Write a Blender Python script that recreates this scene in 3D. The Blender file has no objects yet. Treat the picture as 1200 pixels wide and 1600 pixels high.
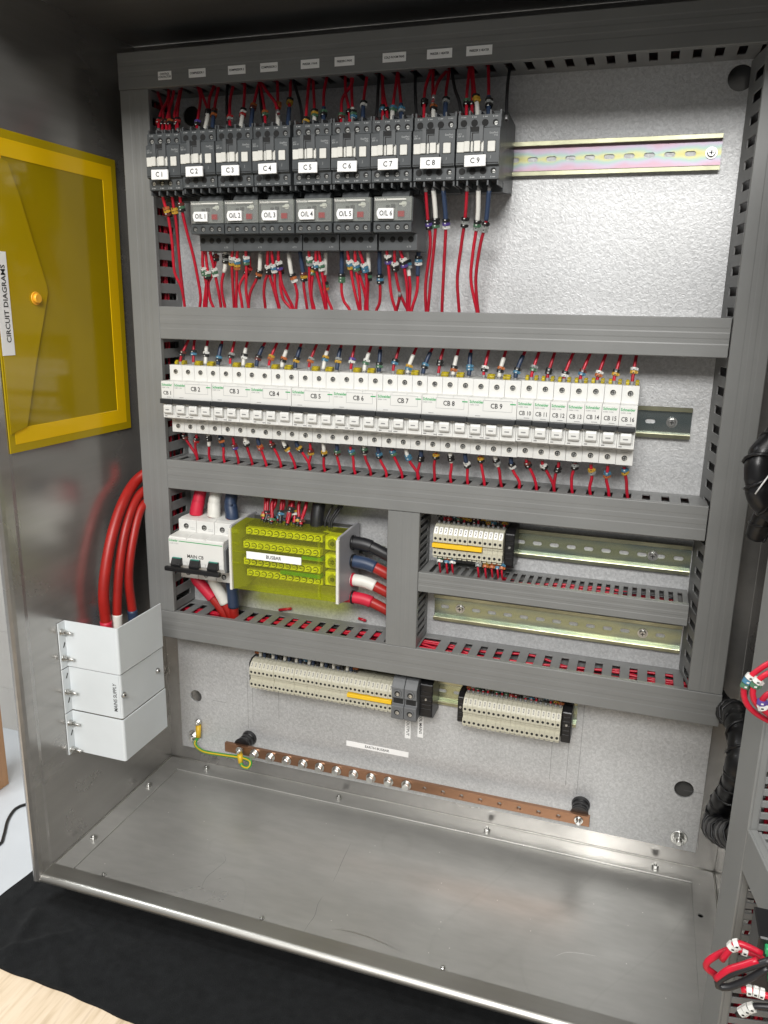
import bpy, math, random
from mathutils import Vector, Matrix, geometry
random.seed(7)
S = 0.001                       # everything is written in millimetres
scene = bpy.context.scene
COL = scene.collection

# ------------------------------------------------------------------ camera
CAM = Vector((593.74, -949.24, 680.36))
CR = Vector((0.94923681, 0.31402821, 0.01832369))
CU = Vector((-0.09515882, 0.23114568, 0.96825434))
CF = Vector((-0.29982373, 0.92084633, -0.24929454))
FPX = 1243.53
cd = bpy.data.cameras.new('camera')
cam = bpy.data.objects.new('camera', cd)
COL.objects.link(cam)
cd.sensor_fit = 'VERTICAL'
cd.sensor_height = 36.0
cd.sensor_width = 27.0
cd.lens = FPX / 1600 * 36
cd.clip_start = 0.02
cd.clip_end = 60
m = Matrix((CR, CU, -CF)).transposed().to_4x4()
m.translation = CAM * S
cam.matrix_world = m
scene.camera = cam

# ------------------------------------------------------------------ light
w = bpy.data.worlds.new('World')
scene.world = w
w.use_nodes = True
nt = w.node_tree
bg = nt.nodes['Background']
tc = nt.nodes.new('ShaderNodeTexCoord')
sp = nt.nodes.new('ShaderNodeSeparateXYZ')
rp = nt.nodes.new('ShaderNodeValToRGB')
mr = nt.nodes.new('ShaderNodeMapRange')
nt.links.new(tc.outputs['Generated'], sp.inputs[0])
nt.links.new(sp.outputs['Z'], mr.inputs[0])
mr.inputs[1].default_value = -1
mr.inputs[2].default_value = 1
nt.links.new(mr.outputs[0], rp.inputs[0])
rp.color_ramp.elements[0].position = 0.3
rp.color_ramp.elements[0].color = (0.15, 0.148, 0.145, 1)
rp.color_ramp.elements[1].position = 0.8
rp.color_ramp.elements[1].color = (0.62, 0.62, 0.60, 1)
nt.links.new(rp.outputs[0], bg.inputs[0])
bg.inputs[1].default_value = 0.50


def area(name, loc, target, sx, sy, power, col=(1, 1, 1)):
    d = bpy.data.lights.new(name, 'AREA')
    d.shape = 'RECTANGLE'
    d.size = sx * S
    d.size_y = sy * S
    d.energy = power
    d.color = col
    o = bpy.data.objects.new(name, d)
    COL.objects.link(o)
    o.location = Vector(loc) * S
    o.rotation_euler = (Vector(target) - Vector(loc)).to_track_quat('-Z', 'Y').to_euler()
    return o


area('ceiling_lamp', (700, -2500, 1950), (350, 0, 450), 1400, 650, 88, (1.0, 0.985, 0.96))
area('ceiling_lamp', (-1500, -300, 2300), (-1100, 700, -600), 900, 500, 60, (0.95, 0.98, 1.0))
area('ceiling_lamp', (420, -1250, 2150), (330, -100, 200), 1100, 260, 12, (1.0, 0.97, 0.93))

scene.view_settings.view_transform = 'Standard'
scene.view_settings.look = 'None'
scene.view_settings.gamma = 1
scene.view_settings.use_curve_mapping = False
scene.view_settings.exposure = 0.0
scene.render.engine = 'CYCLES'
scene.cycles.max_bounces = 8
scene.cycles.transparent_max_bounces = 12


# ------------------------------------------------------------------ helpers
def ray(a, b):
    return CF + CR * ((a - 600) / FPX) - CU * ((b - 800) / FPX)


def aY(a, b, y):
    q = ray(a, b)
    return CAM + q * ((y - CAM.y) / q.y)


def aX(a, b, x):
    q = ray(a, b)
    return CAM + q * ((x - CAM.x) / q.x)


def aZ(a, b, z):
    q = ray(a, b)
    return CAM + q * ((z - CAM.z) / q.z)


def mat(name, col, rough=0.5, metal=0.0, nscale=0, namp=0.0, bump=0.0, bscale=0, stretch=None,
        ramp=None, spec=0.5, rvar=0.0, coat=0.0):
    m = bpy.data.materials.new(name)
    m.use_nodes = True
    t = m.node_tree
    b = t.nodes['Principled BSDF']
    b.inputs['Base Color'].default_value = (*col, 1)
    b.inputs['Roughness'].default_value = rough
    b.inputs['Metallic'].default_value = metal
    b.inputs['Specular IOR Level'].default_value = spec
    b.inputs['Coat Weight'].default_value = coat
    tc = t.nodes.new('ShaderNodeTexCoord')
    mp = t.nodes.new('ShaderNodeMapping')
    t.links.new(tc.outputs['Object'], mp.inputs[0])
    if stretch:
        mp.inputs['Scale'].default_value = stretch
    if nscale:
        n = t.nodes.new('ShaderNodeTexNoise')
        n.inputs['Scale'].default_value = nscale
        n.inputs['Detail'].default_value = 5
        t.links.new(mp.outputs[0], n.inputs['Vector'])
        r = t.nodes.new('ShaderNodeValToRGB')
        if ramp:
            e = r.color_ramp.elements
            e[0].position, e[0].color = ramp[0][0], (*ramp[0][1], 1)
            e[1].position, e[1].color = ramp[-1][0], (*ramp[-1][1], 1)
            for p, c in ramp[1:-1]:
                k = e.new(p)
                k.color = (*c, 1)
        else:
            r.color_ramp.elements[0].position = 0.3
            r.color_ramp.elements[1].position = 0.7
            r.color_ramp.elements[0].color = (*[c * (1 - namp) for c in col], 1)
            r.color_ramp.elements[1].color = (*[min(1, c * (1 + namp)) for c in col], 1)
        t.links.new(n.outputs['Fac'], r.inputs[0])
        t.links.new(r.outputs[0], b.inputs['Base Color'])
        if rvar:
            q = t.nodes.new('ShaderNodeMapRange')
            q.inputs[3].default_value = rough - rvar
            q.inputs[4].default_value = rough + rvar
            q.inputs[1].default_value = 0.3
            q.inputs[2].default_value = 0.7
            t.links.new(n.outputs['Fac'], q.inputs[0])
            t.links.new(q.outputs[0], b.inputs['Roughness'])
    if bump:
        n2 = t.nodes.new('ShaderNodeTexNoise')
        n2.inputs['Scale'].default_value = bscale
        n2.inputs['Detail'].default_value = 3
        t.links.new(mp.outputs[0], n2.inputs['Vector'])
        bp = t.nodes.new('ShaderNodeBump')
        bp.inputs['Strength'].default_value = bump
        bp.inputs['Distance'].default_value = 0.001
        t.links.new(n2.outputs['Fac'], bp.inputs['Height'])
        t.links.new(bp.outputs[0], b.inputs['Normal'])
    return m


def clear(name, tint, gloss=0.12, rough=0.08):
    m = bpy.data.materials.new(name)
    m.use_nodes = True
    t = m.node_tree
    for n in list(t.nodes):
        t.nodes.remove(n)
    o = t.nodes.new('ShaderNodeOutputMaterial')
    tr = t.nodes.new('ShaderNodeBsdfTransparent')
    tr.inputs[0].default_value = (*tint, 1)
    df = t.nodes.new('ShaderNodeBsdfPrincipled')
    df.inputs['Base Color'].default_value = (*tint, 1)
    df.inputs['Roughness'].default_value = rough
    mx = t.nodes.new('ShaderNodeMixShader')
    mx.inputs[0].default_value = gloss
    t.links.new(tr.outputs[0], mx.inputs[1])
    t.links.new(df.outputs[0], mx.inputs[2])
    t.links.new(mx.outputs[0], o.inputs[0])
    return m


M = {}
M['duct'] = mat('grey_pvc', (0.182, 0.185, 0.180), 0.42, 0, 14, 0.06, 0.05, 900, stretch=(1, 1, 1), rvar=0.05)
M['duct_in'] = mat('grey_pvc_channel', (0.180, 0.182, 0.180), 0.5, 0, 40, 0.08)
M['dark'] = mat('black_and_recess_shade', (0.012, 0.012, 0.012), 0.8)  # flat near-black, mostly standing in for the shade inside holes and slots
M['body'] = mat('charcoal_plastic', (0.060, 0.066, 0.069), 0.42, 0, 60, 0.12, 0.04, 1500, rvar=0.05)
M['body2'] = mat('charcoal_plastic_light', (0.075, 0.08, 0.083), 0.42, 0, 60, 0.12)
M['ghost'] = mat('grey_printing', (0.33, 0.34, 0.34), 0.6)
M['white'] = mat('white_plastic', (0.67, 0.67, 0.645), 0.35, 0, 30, 0.03, 0.03, 900)
M['white2'] = mat('cream_white_plastic', (0.68, 0.67, 0.62), 0.4, 0, 30, 0.04)
M['btn'] = mat('offwhite_button', (0.66, 0.65, 0.60), 0.45, 0, 90, 0.05)
M['label'] = mat('label_tape', (0.88, 0.88, 0.87), 0.4, 0, 90, 0.02)
M['ink'] = mat('black_ink', (0.01, 0.01, 0.01), 0.5)
M['green_ink'] = mat('green_ink', (0.015, 0.32, 0.09), 0.5)
M['grey_ink'] = mat('grey_ink', (0.22, 0.22, 0.22), 0.6)
M['black'] = mat('black_plastic', (0.007, 0.007, 0.008), 0.36, 0, 80, 0.2)
M['toggle'] = mat('charcoal_bar', (0.020, 0.022, 0.024), 0.45)
M['red'] = mat('red_insulation', (0.43, 0.008, 0.026), 0.36, 0, 120, 0.10, spec=0.4)
M['reda'] = mat('red_insulation_worn', (0.36, 0.008, 0.022), 0.42, 0, 120, 0.10, spec=0.4)
M['redb'] = mat('red_insulation_new', (0.48, 0.012, 0.030), 0.33, 0, 120, 0.10, spec=0.4)
M['red2'] = mat('red_thick_insulation', (0.32, 0.014, 0.010), 0.4, 0, 60, 0.12, spec=0.4)
M['redslv'] = mat('red_sleeve', (0.52, 0.012, 0.04), 0.5, 0, 60, 0.08)
M['blue'] = mat('navy_sleeve', (0.022, 0.040, 0.085), 0.45, 0, 60, 0.12)
M['wsl'] = mat('white_sleeve', (0.66, 0.65, 0.60), 0.45, 0, 60, 0.05)
M['bsl'] = mat('black_sleeve', (0.012, 0.012, 0.014), 0.45, 0, 60, 0.1)
M['ferrule'] = mat('tinned_ferrule', (0.30, 0.30, 0.30), 0.45, 0.6)
M['gferrule'] = mat('grey_ferrule_collar', (0.22, 0.22, 0.22), 0.5)
MK = {'k': (0.012, 0.012, 0.012), 'w': (0.58, 0.58, 0.55), 'r': (0.35, 0.02, 0.02), 'n': (0.10, 0.022, 0.016),
      'o': (0.38, 0.11, 0.03), 'y': (0.46, 0.27, 0.03), 'g': (0.06, 0.14, 0.08), 'b': (0.05, 0.16, 0.25),
      'e': (0.25, 0.26, 0.25), 'v': (0.08, 0.05, 0.22)}
for k_, c_ in MK.items():
    M['mk' + k_] = mat('marker_' + k_, c_, 0.5)
MKN = {'k': 'black', 'w': 'white', 'r': 'red', 'n': 'brown', 'o': 'orange', 'y': 'yellow', 'g': 'green',
       'b': 'blue', 'e': 'grey', 'v': 'violet'}
M['steel_bolt'] = mat('zinc_bolt', (0.62, 0.62, 0.60), 0.28, 1.0, 200, 0.15)
M['screw'] = mat('screw_steel', (0.42, 0.42, 0.40), 0.32, 0.7, 900, 0.9)
M['brass'] = mat('brass', (0.92, 0.88, 0.64), 0.3, 0.45, 200, 0.2)
M['boxdark'] = mat('box_interior_shade', (0.05, 0.05, 0.045), 0.5)  # near-black that paints the shade between the bar rows
M['copper'] = mat('copper_bar', (0.27, 0.145, 0.085), 0.36, 0.8, 25, 0.35, 0.05, 400, stretch=(0.3, 1, 1), rvar=0.1)
M['beige'] = mat('beige_terminal_plastic', (0.50, 0.48, 0.38), 0.5, 0, 60, 0.05)
M['beige_tag'] = mat('beige_tag', (0.56, 0.54, 0.45), 0.5)
M['yellow'] = mat('yellow_plastic', (0.80, 0.50, 0.02), 0.42)
M['midgrey'] = mat('mid_grey_plastic', (0.13, 0.135, 0.14), 0.5, 0, 60, 0.1)
M['ycap'] = mat('yellow_cap', (0.33, 0.26, 0.015), 0.22, 0, 300, 0.5)
M['housing'] = mat('grey_white_housing', (0.36, 0.36, 0.38), 0.45, 0, 30, 0.05)
M['enamel'] = mat('white_enamel', (0.64, 0.68, 0.70), 0.36, 0, 12, 0.05, 0.04, 700)
M['teal'] = mat('teal_plastic', (0.02, 0.22, 0.17), 0.45)
M['pcb'] = mat('green_connector', (0.02, 0.28, 0.10), 0.4)
M['gy_g'] = mat('earth_green', (0.05, 0.30, 0.05), 0.4)
M['lug'] = mat('yellow_lug_sleeve', (0.66, 0.42, 0.02), 0.4)
M['wallet'] = mat('olive_plastic', (0.33, 0.235, 0.003), 0.12, 0, 5, 0.10, 0.1, 20, rvar=0.04)
M['wallet_flap'] = mat('olive_flap_plastic', (0.40, 0.28, 0.004), 0.12, 0, 5, 0.10, 0.1, 20)
M['wallet_band'] = mat('yellow_band_plastic', (0.80, 0.50, 0.003), 0.2, 0, 5, 0.06)
M['wallet_edge'] = mat('olive_edge_plastic', (0.42, 0.30, 0.004), 0.2)
M['button'] = mat('orange_button', (0.85, 0.42, 0.03), 0.35)
M['ycover'] = clear('yellow_clear_plastic', (0.93, 0.95, 0.26), 0.06, 0.06)
M['gcover'] = clear('clear_grey_cover', (0.90, 0.91, 0.89), 0.09, 0.08)
M['facegrey'] = mat('relay_face_grey', (0.19, 0.195, 0.19), 0.5, 0, 60, 0.1)
M['redbtn'] = mat('red_button', (0.30, 0.012, 0.012), 0.4)
M['pencil'] = mat('pencil_line', (0.17, 0.17, 0.17), 0.7)


def tex_steel(name, base, rough, stretch, sm=0.35, blot=6, metal=1.0, speck=False):
    m = mat(name, base, rough, metal)
    t = m.node_tree
    b = t.nodes['Principled BSDF']
    mp = [n for n in t.nodes if n.type == 'MAPPING'][0]
    tcn = [n for n in t.nodes if n.type == 'TEX_COORD'][0]
    mp.inputs['Scale'].default_value = stretch
    n = t.nodes.new('ShaderNodeTexNoise')
    n.inputs['Scale'].default_value = 400
    n.inputs['Detail'].default_value = 4
    t.links.new(mp.outputs[0], n.inputs['Vector'])
    bp = t.nodes.new('ShaderNodeBump')
    bp.inputs['Strength'].default_value = 0.02
    bp.inputs['Distance'].default_value = 0.0005
    t.links.new(n.outputs['Fac'], bp.inputs['Height'])
    # gentle unevenness of the sheet
    nb = t.nodes.new('ShaderNodeTexNoise')
    nb.inputs['Scale'].default_value = 5
    nb.inputs['Detail'].default_value = 1
    t.links.new(tcn.outputs['Object'], nb.inputs['Vector'])
    bp2 = t.nodes.new('ShaderNodeBump')
    bp2.inputs['Strength'].default_value = 0.10
    bp2.inputs['Distance'].default_value = 0.004
    t.links.new(nb.outputs['Fac'], bp2.inputs['Height'])
    t.links.new(bp.outputs[0], bp2.inputs['Normal'])
    t.links.new(bp2.outputs[0], b.inputs['Normal'])
    # smudges
    n3 = t.nodes.new('ShaderNodeTexNoise')
    n3.inputs['Scale'].default_value = blot
    n3.inputs['Detail'].default_value = 6
    n3.inputs['Roughness'].default_value = 0.6
    n3.inputs['Distortion'].default_value = 0.6
    t.links.new(tcn.outputs['Object'], n3.inputs['Vector'])
    q = t.nodes.new('ShaderNodeMapRange')
    q.inputs[1].default_value = 0.35
    q.inputs[2].default_value = 0.68
    q.inputs[3].default_value = rough * (1 - sm)
    q.inputs[4].default_value = rough * (1 + sm)
    t.links.new(n3.outputs['Fac'], q.inputs[0])
    t.links.new(q.outputs[0], b.inputs['Roughness'])
    # thin scratches and streak tone
    n4 = t.nodes.new('ShaderNodeTexNoise')
    n4.inputs['Scale'].default_value = 90
    n4.inputs['Detail'].default_value = 6
    t.links.new(mp.outputs[0], n4.inputs['Vector'])
    r = t.nodes.new('ShaderNodeValToRGB')
    r.color_ramp.elements[0].position = 0.30
    r.color_ramp.elements[0].color = (*[c * 0.94 for c in base], 1)
    r.color_ramp.elements[1].position = 0.70
    r.color_ramp.elements[1].color = (*[min(1, c * 1.05) for c in base], 1)
    t.links.new(n4.outputs['Fac'], r.inputs[0])
    t.links.new(r.outputs[0], b.inputs['Base Color'])
    if speck:      # dust specks and faint curved scratches lying on the sheet
        vo = t.nodes.new('ShaderNodeTexVoronoi')
        vo.inputs['Scale'].default_value = 55
        vo.inputs['Randomness'].default_value = 1
        t.links.new(tcn.outputs['Object'], vo.inputs['Vector'])
        r3 = t.nodes.new('ShaderNodeValToRGB')
        r3.color_ramp.elements[0].position = 0.028
        r3.color_ramp.elements[0].color = (0.75, 0.74, 0.7, 1)
        r3.color_ramp.elements[1].position = 0.045
        r3.color_ramp.elements[1].color = (0, 0, 0, 1)
        t.links.new(vo.outputs['Distance'], r3.inputs[0])
        n5 = t.nodes.new('ShaderNodeTexNoise')
        n5.inputs['Scale'].default_value = 2.0
        n5.inputs['Detail'].default_value = 1.5
        n5.inputs['Distortion'].default_value = 1.5
        t.links.new(tcn.outputs['Object'], n5.inputs['Vector'])
        r4 = t.nodes.new('ShaderNodeValToRGB')
        e = r4.color_ramp.elements
        e[0].position, e[0].color = 0.496, (0, 0, 0, 1)
        e[1].position, e[1].color = 0.504, (0, 0, 0, 1)
        e.new(0.5).color = (0.018, 0.018, 0.018, 1)
        t.links.new(n5.outputs['Fac'], r4.inputs[0])
        a1 = t.nodes.new('ShaderNodeMix')
        a1.data_type = 'RGBA'
        a1.blend_type = 'ADD'
        a1.inputs[0].default_value = 1
        a2 = t.nodes.new('ShaderNodeMix')
        a2.data_type = 'RGBA'
        a2.blend_type = 'SUBTRACT'
        a2.inputs[0].default_value = 1
        a1.inputs[0].default_value = 0.5
        t.links.new(r.outputs[0], a1.inputs[6])
        t.links.new(r3.outputs[0], a1.inputs[7])
        t.links.new(a1.outputs[2], a2.inputs[6])
        t.links.new(r4.outputs[0], a2.inputs[7])
        t.links.new(a2.outputs[2], b.inputs['Base Color'])
    return m


M['ss_side'] = tex_steel('stainless_side', (0.40, 0.39, 0.375), 0.24, (1, 0.06, 1), 0.2, metal=0.72)
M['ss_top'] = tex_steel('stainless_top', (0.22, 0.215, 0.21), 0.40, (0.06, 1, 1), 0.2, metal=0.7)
M['ss_floor'] = tex_steel('stainless_floor', (0.45, 0.445, 0.425), 0.36, (0.3, 1, 1), 0.24, 6, metal=0.58, speck=True)
M['ss_lip'] = tex_steel('stainless_brushed_lip', (0.50, 0.49, 0.46), 0.42, (0.03, 1, 1), 0.12)


def plate_mat():
    m = bpy.data.materials.new('embossed_galvanised_sheet')
    m.use_nodes = True
    t = m.node_tree
    b = t.nodes['Principled BSDF']
    tcn = t.nodes.new('ShaderNodeTexCoord')
    n = t.nodes.new('ShaderNodeTexNoise')
    n.inputs['Scale'].default_value = 290
    n.inputs['Detail'].default_value = 2.0
    n.inputs['Roughness'].default_value = 0.55
    n.inputs['Distortion'].default_value = 0.9
    t.links.new(tcn.outputs['Object'], n.inputs['Vector'])
    r = t.nodes.new('ShaderNodeValToRGB')
    r.color_ramp.elements[0].position = 0.36
    r.color_ramp.elements[0].color = (0.51, 0.515, 0.52, 1)
    r.color_ramp.elements[1].position = 0.66
    r.color_ramp.elements[1].color = (0.65, 0.655, 0.66, 1)
    t.links.new(n.outputs['Fac'], r.inputs[0])
    n2 = t.nodes.new('ShaderNodeTexNoise')
    n2.inputs['Scale'].default_value = 7
    n2.inputs['Detail'].default_value = 5
    t.links.new(tcn.outputs['Object'], n2.inputs['Vector'])
    mx = t.nodes.new('ShaderNodeMix')
    mx.data_type = 'RGBA'
    mx.blend_type = 'MULTIPLY'
    mx.inputs[0].default_value = 1
    r2 = t.nodes.new('ShaderNodeValToRGB')
    r2.color_ramp.elements[0].position = 0.3
    r2.color_ramp.elements[0].color = (0.85, 0.85, 0.845, 1)
    r2.color_ramp.elements[1].position = 0.65
    r2.color_ramp.elements[1].color = (1, 1, 1, 1)
    t.links.new(n2.outputs['Fac'], r2.inputs[0])
    t.links.new(r.outputs[0], mx.inputs[6])
    t.links.new(r2.outputs[0], mx.inputs[7])
    t.links.new(mx.outputs[2], b.inputs['Base Color'])
    b.inputs['Metallic'].default_value = 0.45
    b.inputs['Roughness'].default_value = 0.50
    bp = t.nodes.new('ShaderNodeBump')
    bp.inputs['Strength'].default_value = 0.34
    bp.inputs['Distance'].default_value = 0.0012
    t.links.new(n.outputs['Fac'], bp.inputs['Height'])
    t.links.new(bp.outputs[0], b.inputs['Normal'])
    return m


M['plate'] = plate_mat()


def rail_mat(name, ramp, rough, nsc=9, band=1.0):
    m = mat(name, (0.5, 0.5, 0.4), rough, 0.95)
    t = m.node_tree
    b = t.nodes['Principled BSDF']
    tcn = [n for n in t.nodes if n.type == 'TEX_COORD'][0]
    mp = t.nodes.new('ShaderNodeMapping')
    mp.inputs['Scale'].default_value = (1.4, 1, 1)
    t.links.new(tcn.outputs['Object'], mp.inputs[0])
    n = t.nodes.new('ShaderNodeTexNoise')
    n.inputs['Scale'].default_value = nsc
    n.inputs['Detail'].default_value = 4
    t.links.new(mp.outputs[0], n.inputs['Vector'])
    sx = t.nodes.new('ShaderNodeSeparateXYZ')
    t.links.new(tcn.outputs['Object'], sx.inputs[0])
    ab = t.nodes.new('ShaderNodeMath')
    ab.operation = 'ABSOLUTE'
    t.links.new(sx.outputs['Z'], ab.inputs[0])
    ml = t.nodes.new('ShaderNodeMath')
    ml.operation = 'MULTIPLY_ADD'
    ml.inputs[1].default_value = 45 * band
    t.links.new(ab.outputs[0], ml.inputs[0])
    t.links.new(n.outputs['Fac'], ml.inputs[2])
    r = t.nodes.new('ShaderNodeValToRGB')
    e = r.color_ramp.elements
    e[0].position, e[0].color = ramp[0][0], (*ramp[0][1], 1)
    e[1].position, e[1].color = ramp[-1][0], (*ramp[-1][1], 1)
    for p, c in ramp[1:-1]:
        e.new(p).color = (*c, 1)
    t.links.new(ml.outputs[0], r.inputs[0])
    t.links.new(r.outputs[0], b.inputs['Base Color'])
    return m


M['rail_a'] = rail_mat('iridescent_zinc', [(0.40, (0.40, 0.37, 0.15)), (0.54, (0.40, 0.40, 0.22)),
                                           (0.68, (0.27, 0.36, 0.33)), (0.82, (0.35, 0.31, 0.38)),
                                           (1.0, (0.38, 0.26, 0.31))], 0.42, 16, 1.0)
M['rail_b'] = rail_mat('silver_zinc', [(0.3, (0.20, 0.26, 0.27)), (0.7, (0.36, 0.40, 0.39))], 0.22, 12, 0.4)
M['rail_c'] = rail_mat('green_yellow_zinc', [(0.35, (0.40, 0.43, 0.24)), (0.55, (0.46, 0.49, 0.33)),
                                             (0.75, (0.26, 0.32, 0.31)), (1.0, (0.42, 0.45, 0.38))], 0.27, 6, 0.4)
M['rail_edge'] = mat('zinc_flange', (0.42, 0.42, 0.29), 0.3, 1.0, 30, 0.25)


class MB:
    def __init__(s):
        s.v, s.f, s.mi, s.cur, s.sm = [], [], [], 0, []

    def mt(s, i):
        s.cur = i
        return s

    def add(s, vs, fs, smooth=False):
        o = len(s.v)
        s.v += [tuple(v) for v in vs]
        for f in fs:
            s.f.append(tuple(o + i for i in f))
            s.mi.append(s.cur)
            s.sm.append(smooth)
        return s

    def box(s, x0, x1, y0, y1, z0, z1):
        vs = [(x, y, z) for x in (x0, x1) for y in (y0, y1) for z in (z0, z1)]
        return s.add(vs, [(0, 1, 3, 2), (4, 6, 7, 5), (0, 4, 5, 1), (2, 3, 7, 6), (0, 2, 6, 4), (1, 5, 7, 3)])

    def prof(s, pts, x0, x1):
        """extrude a y,z outline along x"""
        n = len(pts)
        vs = [(x0, y, z) for y, z in pts] + [(x1, y, z) for y, z in pts]
        fs = [tuple(range(n)), tuple(range(2 * n - 1, n - 1, -1))]
        for i in range(n):
            j = (i + 1) % n
            fs.append((i, j, n + j, n + i))
        return s.add(vs, fs)

    def profz(s, pts, z0, z1):
        """extrude an x,y outline along z"""
        n = len(pts)
        vs = [(x, y, z0) for x, y in pts] + [(x, y, z1) for x, y in pts]
        fs = [tuple(range(n)), tuple(range(2 * n - 1, n - 1, -1))]
        for i in range(n):
            j = (i + 1) % n
            fs.append((i, j, n + j, n + i))
        return s.add(vs, fs)

    def cyl(s, p0, p1, r, n=12, r2=None, rot=0.0):
        p0, p1 = Vector(p0), Vector(p1)
        if r2 is None:
            r2 = r
        d = (p1 - p0).normalized()
        a = d.orthogonal().normalized()
        if abs(d.z) > 0.9:
            a = Vector((1, 0, 0))
            a = (a - d * a.dot(d)).normalized()
        elif abs(d.y) > 0.9:
            a = Vector((0, 0, 1))
            a = (a - d * a.dot(d)).normalized()
        c = d.cross(a)
        vs = []
        for p, rr in ((p0, r), (p1, r2)):
            for i in range(n):
                t = 2 * math.pi * i / n + rot
                vs.append(p + a * math.cos(t) * rr + c * math.sin(t) * rr)
        o = len(s.v)
        s.add(vs, [(i, (i + 1) % n, n + (i + 1) % n, n + i) for i in range(n)], smooth=n > 8)
        s.add([], [])
        s.f += [tuple(o + i for i in range(n - 1, -1, -1)), tuple(o + n + i for i in range(n))]
        s.mi += [s.cur] * 2
        s.sm += [False] * 2
        return s

    def tube(s, pts, r, n=8, cap=True):
        pts = [Vector(p) for p in pts]
        rs = r if isinstance(r, (list, tuple)) else [r] * len(pts)
        a = None
        vs = []
        for i, p in enumerate(pts):
            d = (pts[min(i + 1, len(pts) - 1)] - pts[max(i - 1, 0)]).normalized()
            if a is None:
                a = d.cross(Vector((0, 1, 0)))
                if a.length < 0.1:
                    a = d.orthogonal()
                a.normalize()
            a = (a - d * a.dot(d)).normalized()
            c = d.cross(a)
            for k in range(n):
                t = 2 * math.pi * k / n
                vs.append(p + (a * math.cos(t) + c * math.sin(t)) * rs[i])
        fs = []
        for i in range(len(pts) - 1):
            for k in range(n):
                l = (k + 1) % n
                fs.append((i * n + k, i * n + l, (i + 1) * n + l, (i + 1) * n + k))
        o = len(s.v)
        s.add(vs, fs, smooth=True)
        if cap:
            s.f += [tuple(o + k for k in range(n - 1, -1, -1)),
                    tuple(o + (len(pts) - 1) * n + k for k in range(n))]
            s.mi += [s.cur] * 2
            s.sm += [False] * 2
        return s

    def plate(s, outer, holes, y0, y1, axis='y'):
        """flat sheet with holes; outline in (a,b); axis gives the thin direction"""
        def P(a, b, t):
            return {'y': (a, t, b), 'x': (t, a, b), 'z': (a, b, t)}[axis]
        loops = [outer] + holes
        tri = geometry.tessellate_polygon([[Vector((a, b, 0)) for a, b in l] for l in loops])
        flat = [p for l in loops for p in l]
        n = len(flat)
        vs = [P(a, b, y0) for a, b in flat] + [P(a, b, y1) for a, b in flat]
        fs = [tuple(t) for t in tri] + [tuple(n + i for i in reversed(t)) for t in tri]
        o = 0
        for l in loops:
            k = len(l)
            for i in range(k):
                j = (i + 1) % k
                fs.append((o + i, o + j, n + o + j, n + o + i))
            o += k
        return s.add(vs, fs)

    def build(s, name, mats, parent=None, bev=0.0, loc=None, seg=1):
        me = bpy.data.meshes.new(name)
        me.from_pydata([(x * S, y * S, z * S) for x, y, z in s.v], [], s.f)
        if not isinstance(mats, (list, tuple)):
            mats = [mats]
        for k in mats:
            me.materials.append(M[k])
        me.polygons.foreach_set('material_index', s.mi)
        me.polygons.foreach_set('use_smooth', s.sm)
        me.update()
        import bmesh
        bm = bmesh.new()
        bm.from_mesh(me)
        bmesh.ops.recalc_face_normals(bm, faces=bm.faces)
        bm.to_mesh(me)
        bm.free()
        o = bpy.data.objects.new(name, me)
        COL.objects.link(o)
        if parent:
            o.parent = parent
        if loc:
            o.location = Vector(loc) * S
        if bev:
            b = o.modifiers.new('edge', 'BEVEL')
            b.width = bev * S
            b.segments = seg
            b.limit_method = 'ANGLE'
            b.angle_limit = math.radians(40)
        return o


def tag(o, label, cat, group=None, kind=None):
    if label:
        o['label'] = label
    if cat:
        o['category'] = cat
    if group:
        o['group'] = group
    if kind:
        o['kind'] = kind
    return o


def thing(name, label, cat, loc=(0, 0, 0), group=None):
    o = bpy.data.objects.new(name, None)
    o.empty_display_size = 0.01
    COL.objects.link(o)
    o.location = Vector(loc) * S
    return tag(o, label, cat, group)


UNIQUE = set()


def dup(root, loc, label, group=None):
    c = root.copy()
    COL.objects.link(c)
    c.location = Vector(loc) * S
    c['label'] = label
    if group:
        c['group'] = group
    for ch in list(root.children):
        if ch.name in UNIQUE:
            continue
        d = ch.copy()
        COL.objects.link(d)
        d.parent = c
        for g in list(ch.children):
            if g.name in UNIQUE:
                continue
            e = g.copy()
            COL.objects.link(e)
            e.parent = d
    return c


def text(s, size, matname, parent, loc, rot=(90, 0, 0), name='lettering', align='CENTER', sx=1.0, bold=0.0, tall=1.0):
    c = bpy.data.curves.new('t', 'FONT')
    c.body = s
    c.size = size * S
    c.align_x = align
    c.align_y = 'CENTER'
    c.resolution_u = 2
    c.offset = (bold + size * 0.012) * S
    t = bpy.data.objects.new('t', c)
    COL.objects.link(t)
    dg = bpy.context.evaluated_depsgraph_get()
    me = bpy.data.meshes.new_from_object(t.evaluated_get(dg))
    bpy.data.objects.remove(t)
    me.materials.clear()
    me.materials.append(M[matname])
    o = bpy.data.objects.new(name, me)
    COL.objects.link(o)
    o.parent = parent
    o.location = Vector(loc) * S
    o.rotation_euler = [math.radians(a) for a in rot]
    o.scale = (sx, tall, 1)
    return o


def circ(cx, cy, r, n=24):
    return [(cx + r * math.cos(2 * math.pi * i / n), cy + r * math.sin(2 * math.pi * i / n)) for i in range(n)]


def slot(cx, cy, w, h, n=6):
    """rounded slot outline, w long, h high"""
    r = h / 2
    out = []
    for i in range(n + 1):
        t = -math.pi / 2 + math.pi * i / n
        out.append((cx + w / 2 - r + r * math.cos(t), cy + r * math.sin(t)))
    for i in range(n + 1):
        t = math.pi / 2 + math.pi * i / n
        out.append((cx - w / 2 + r + r * math.cos(t), cy + r * math.sin(t)))
    return out


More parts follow.
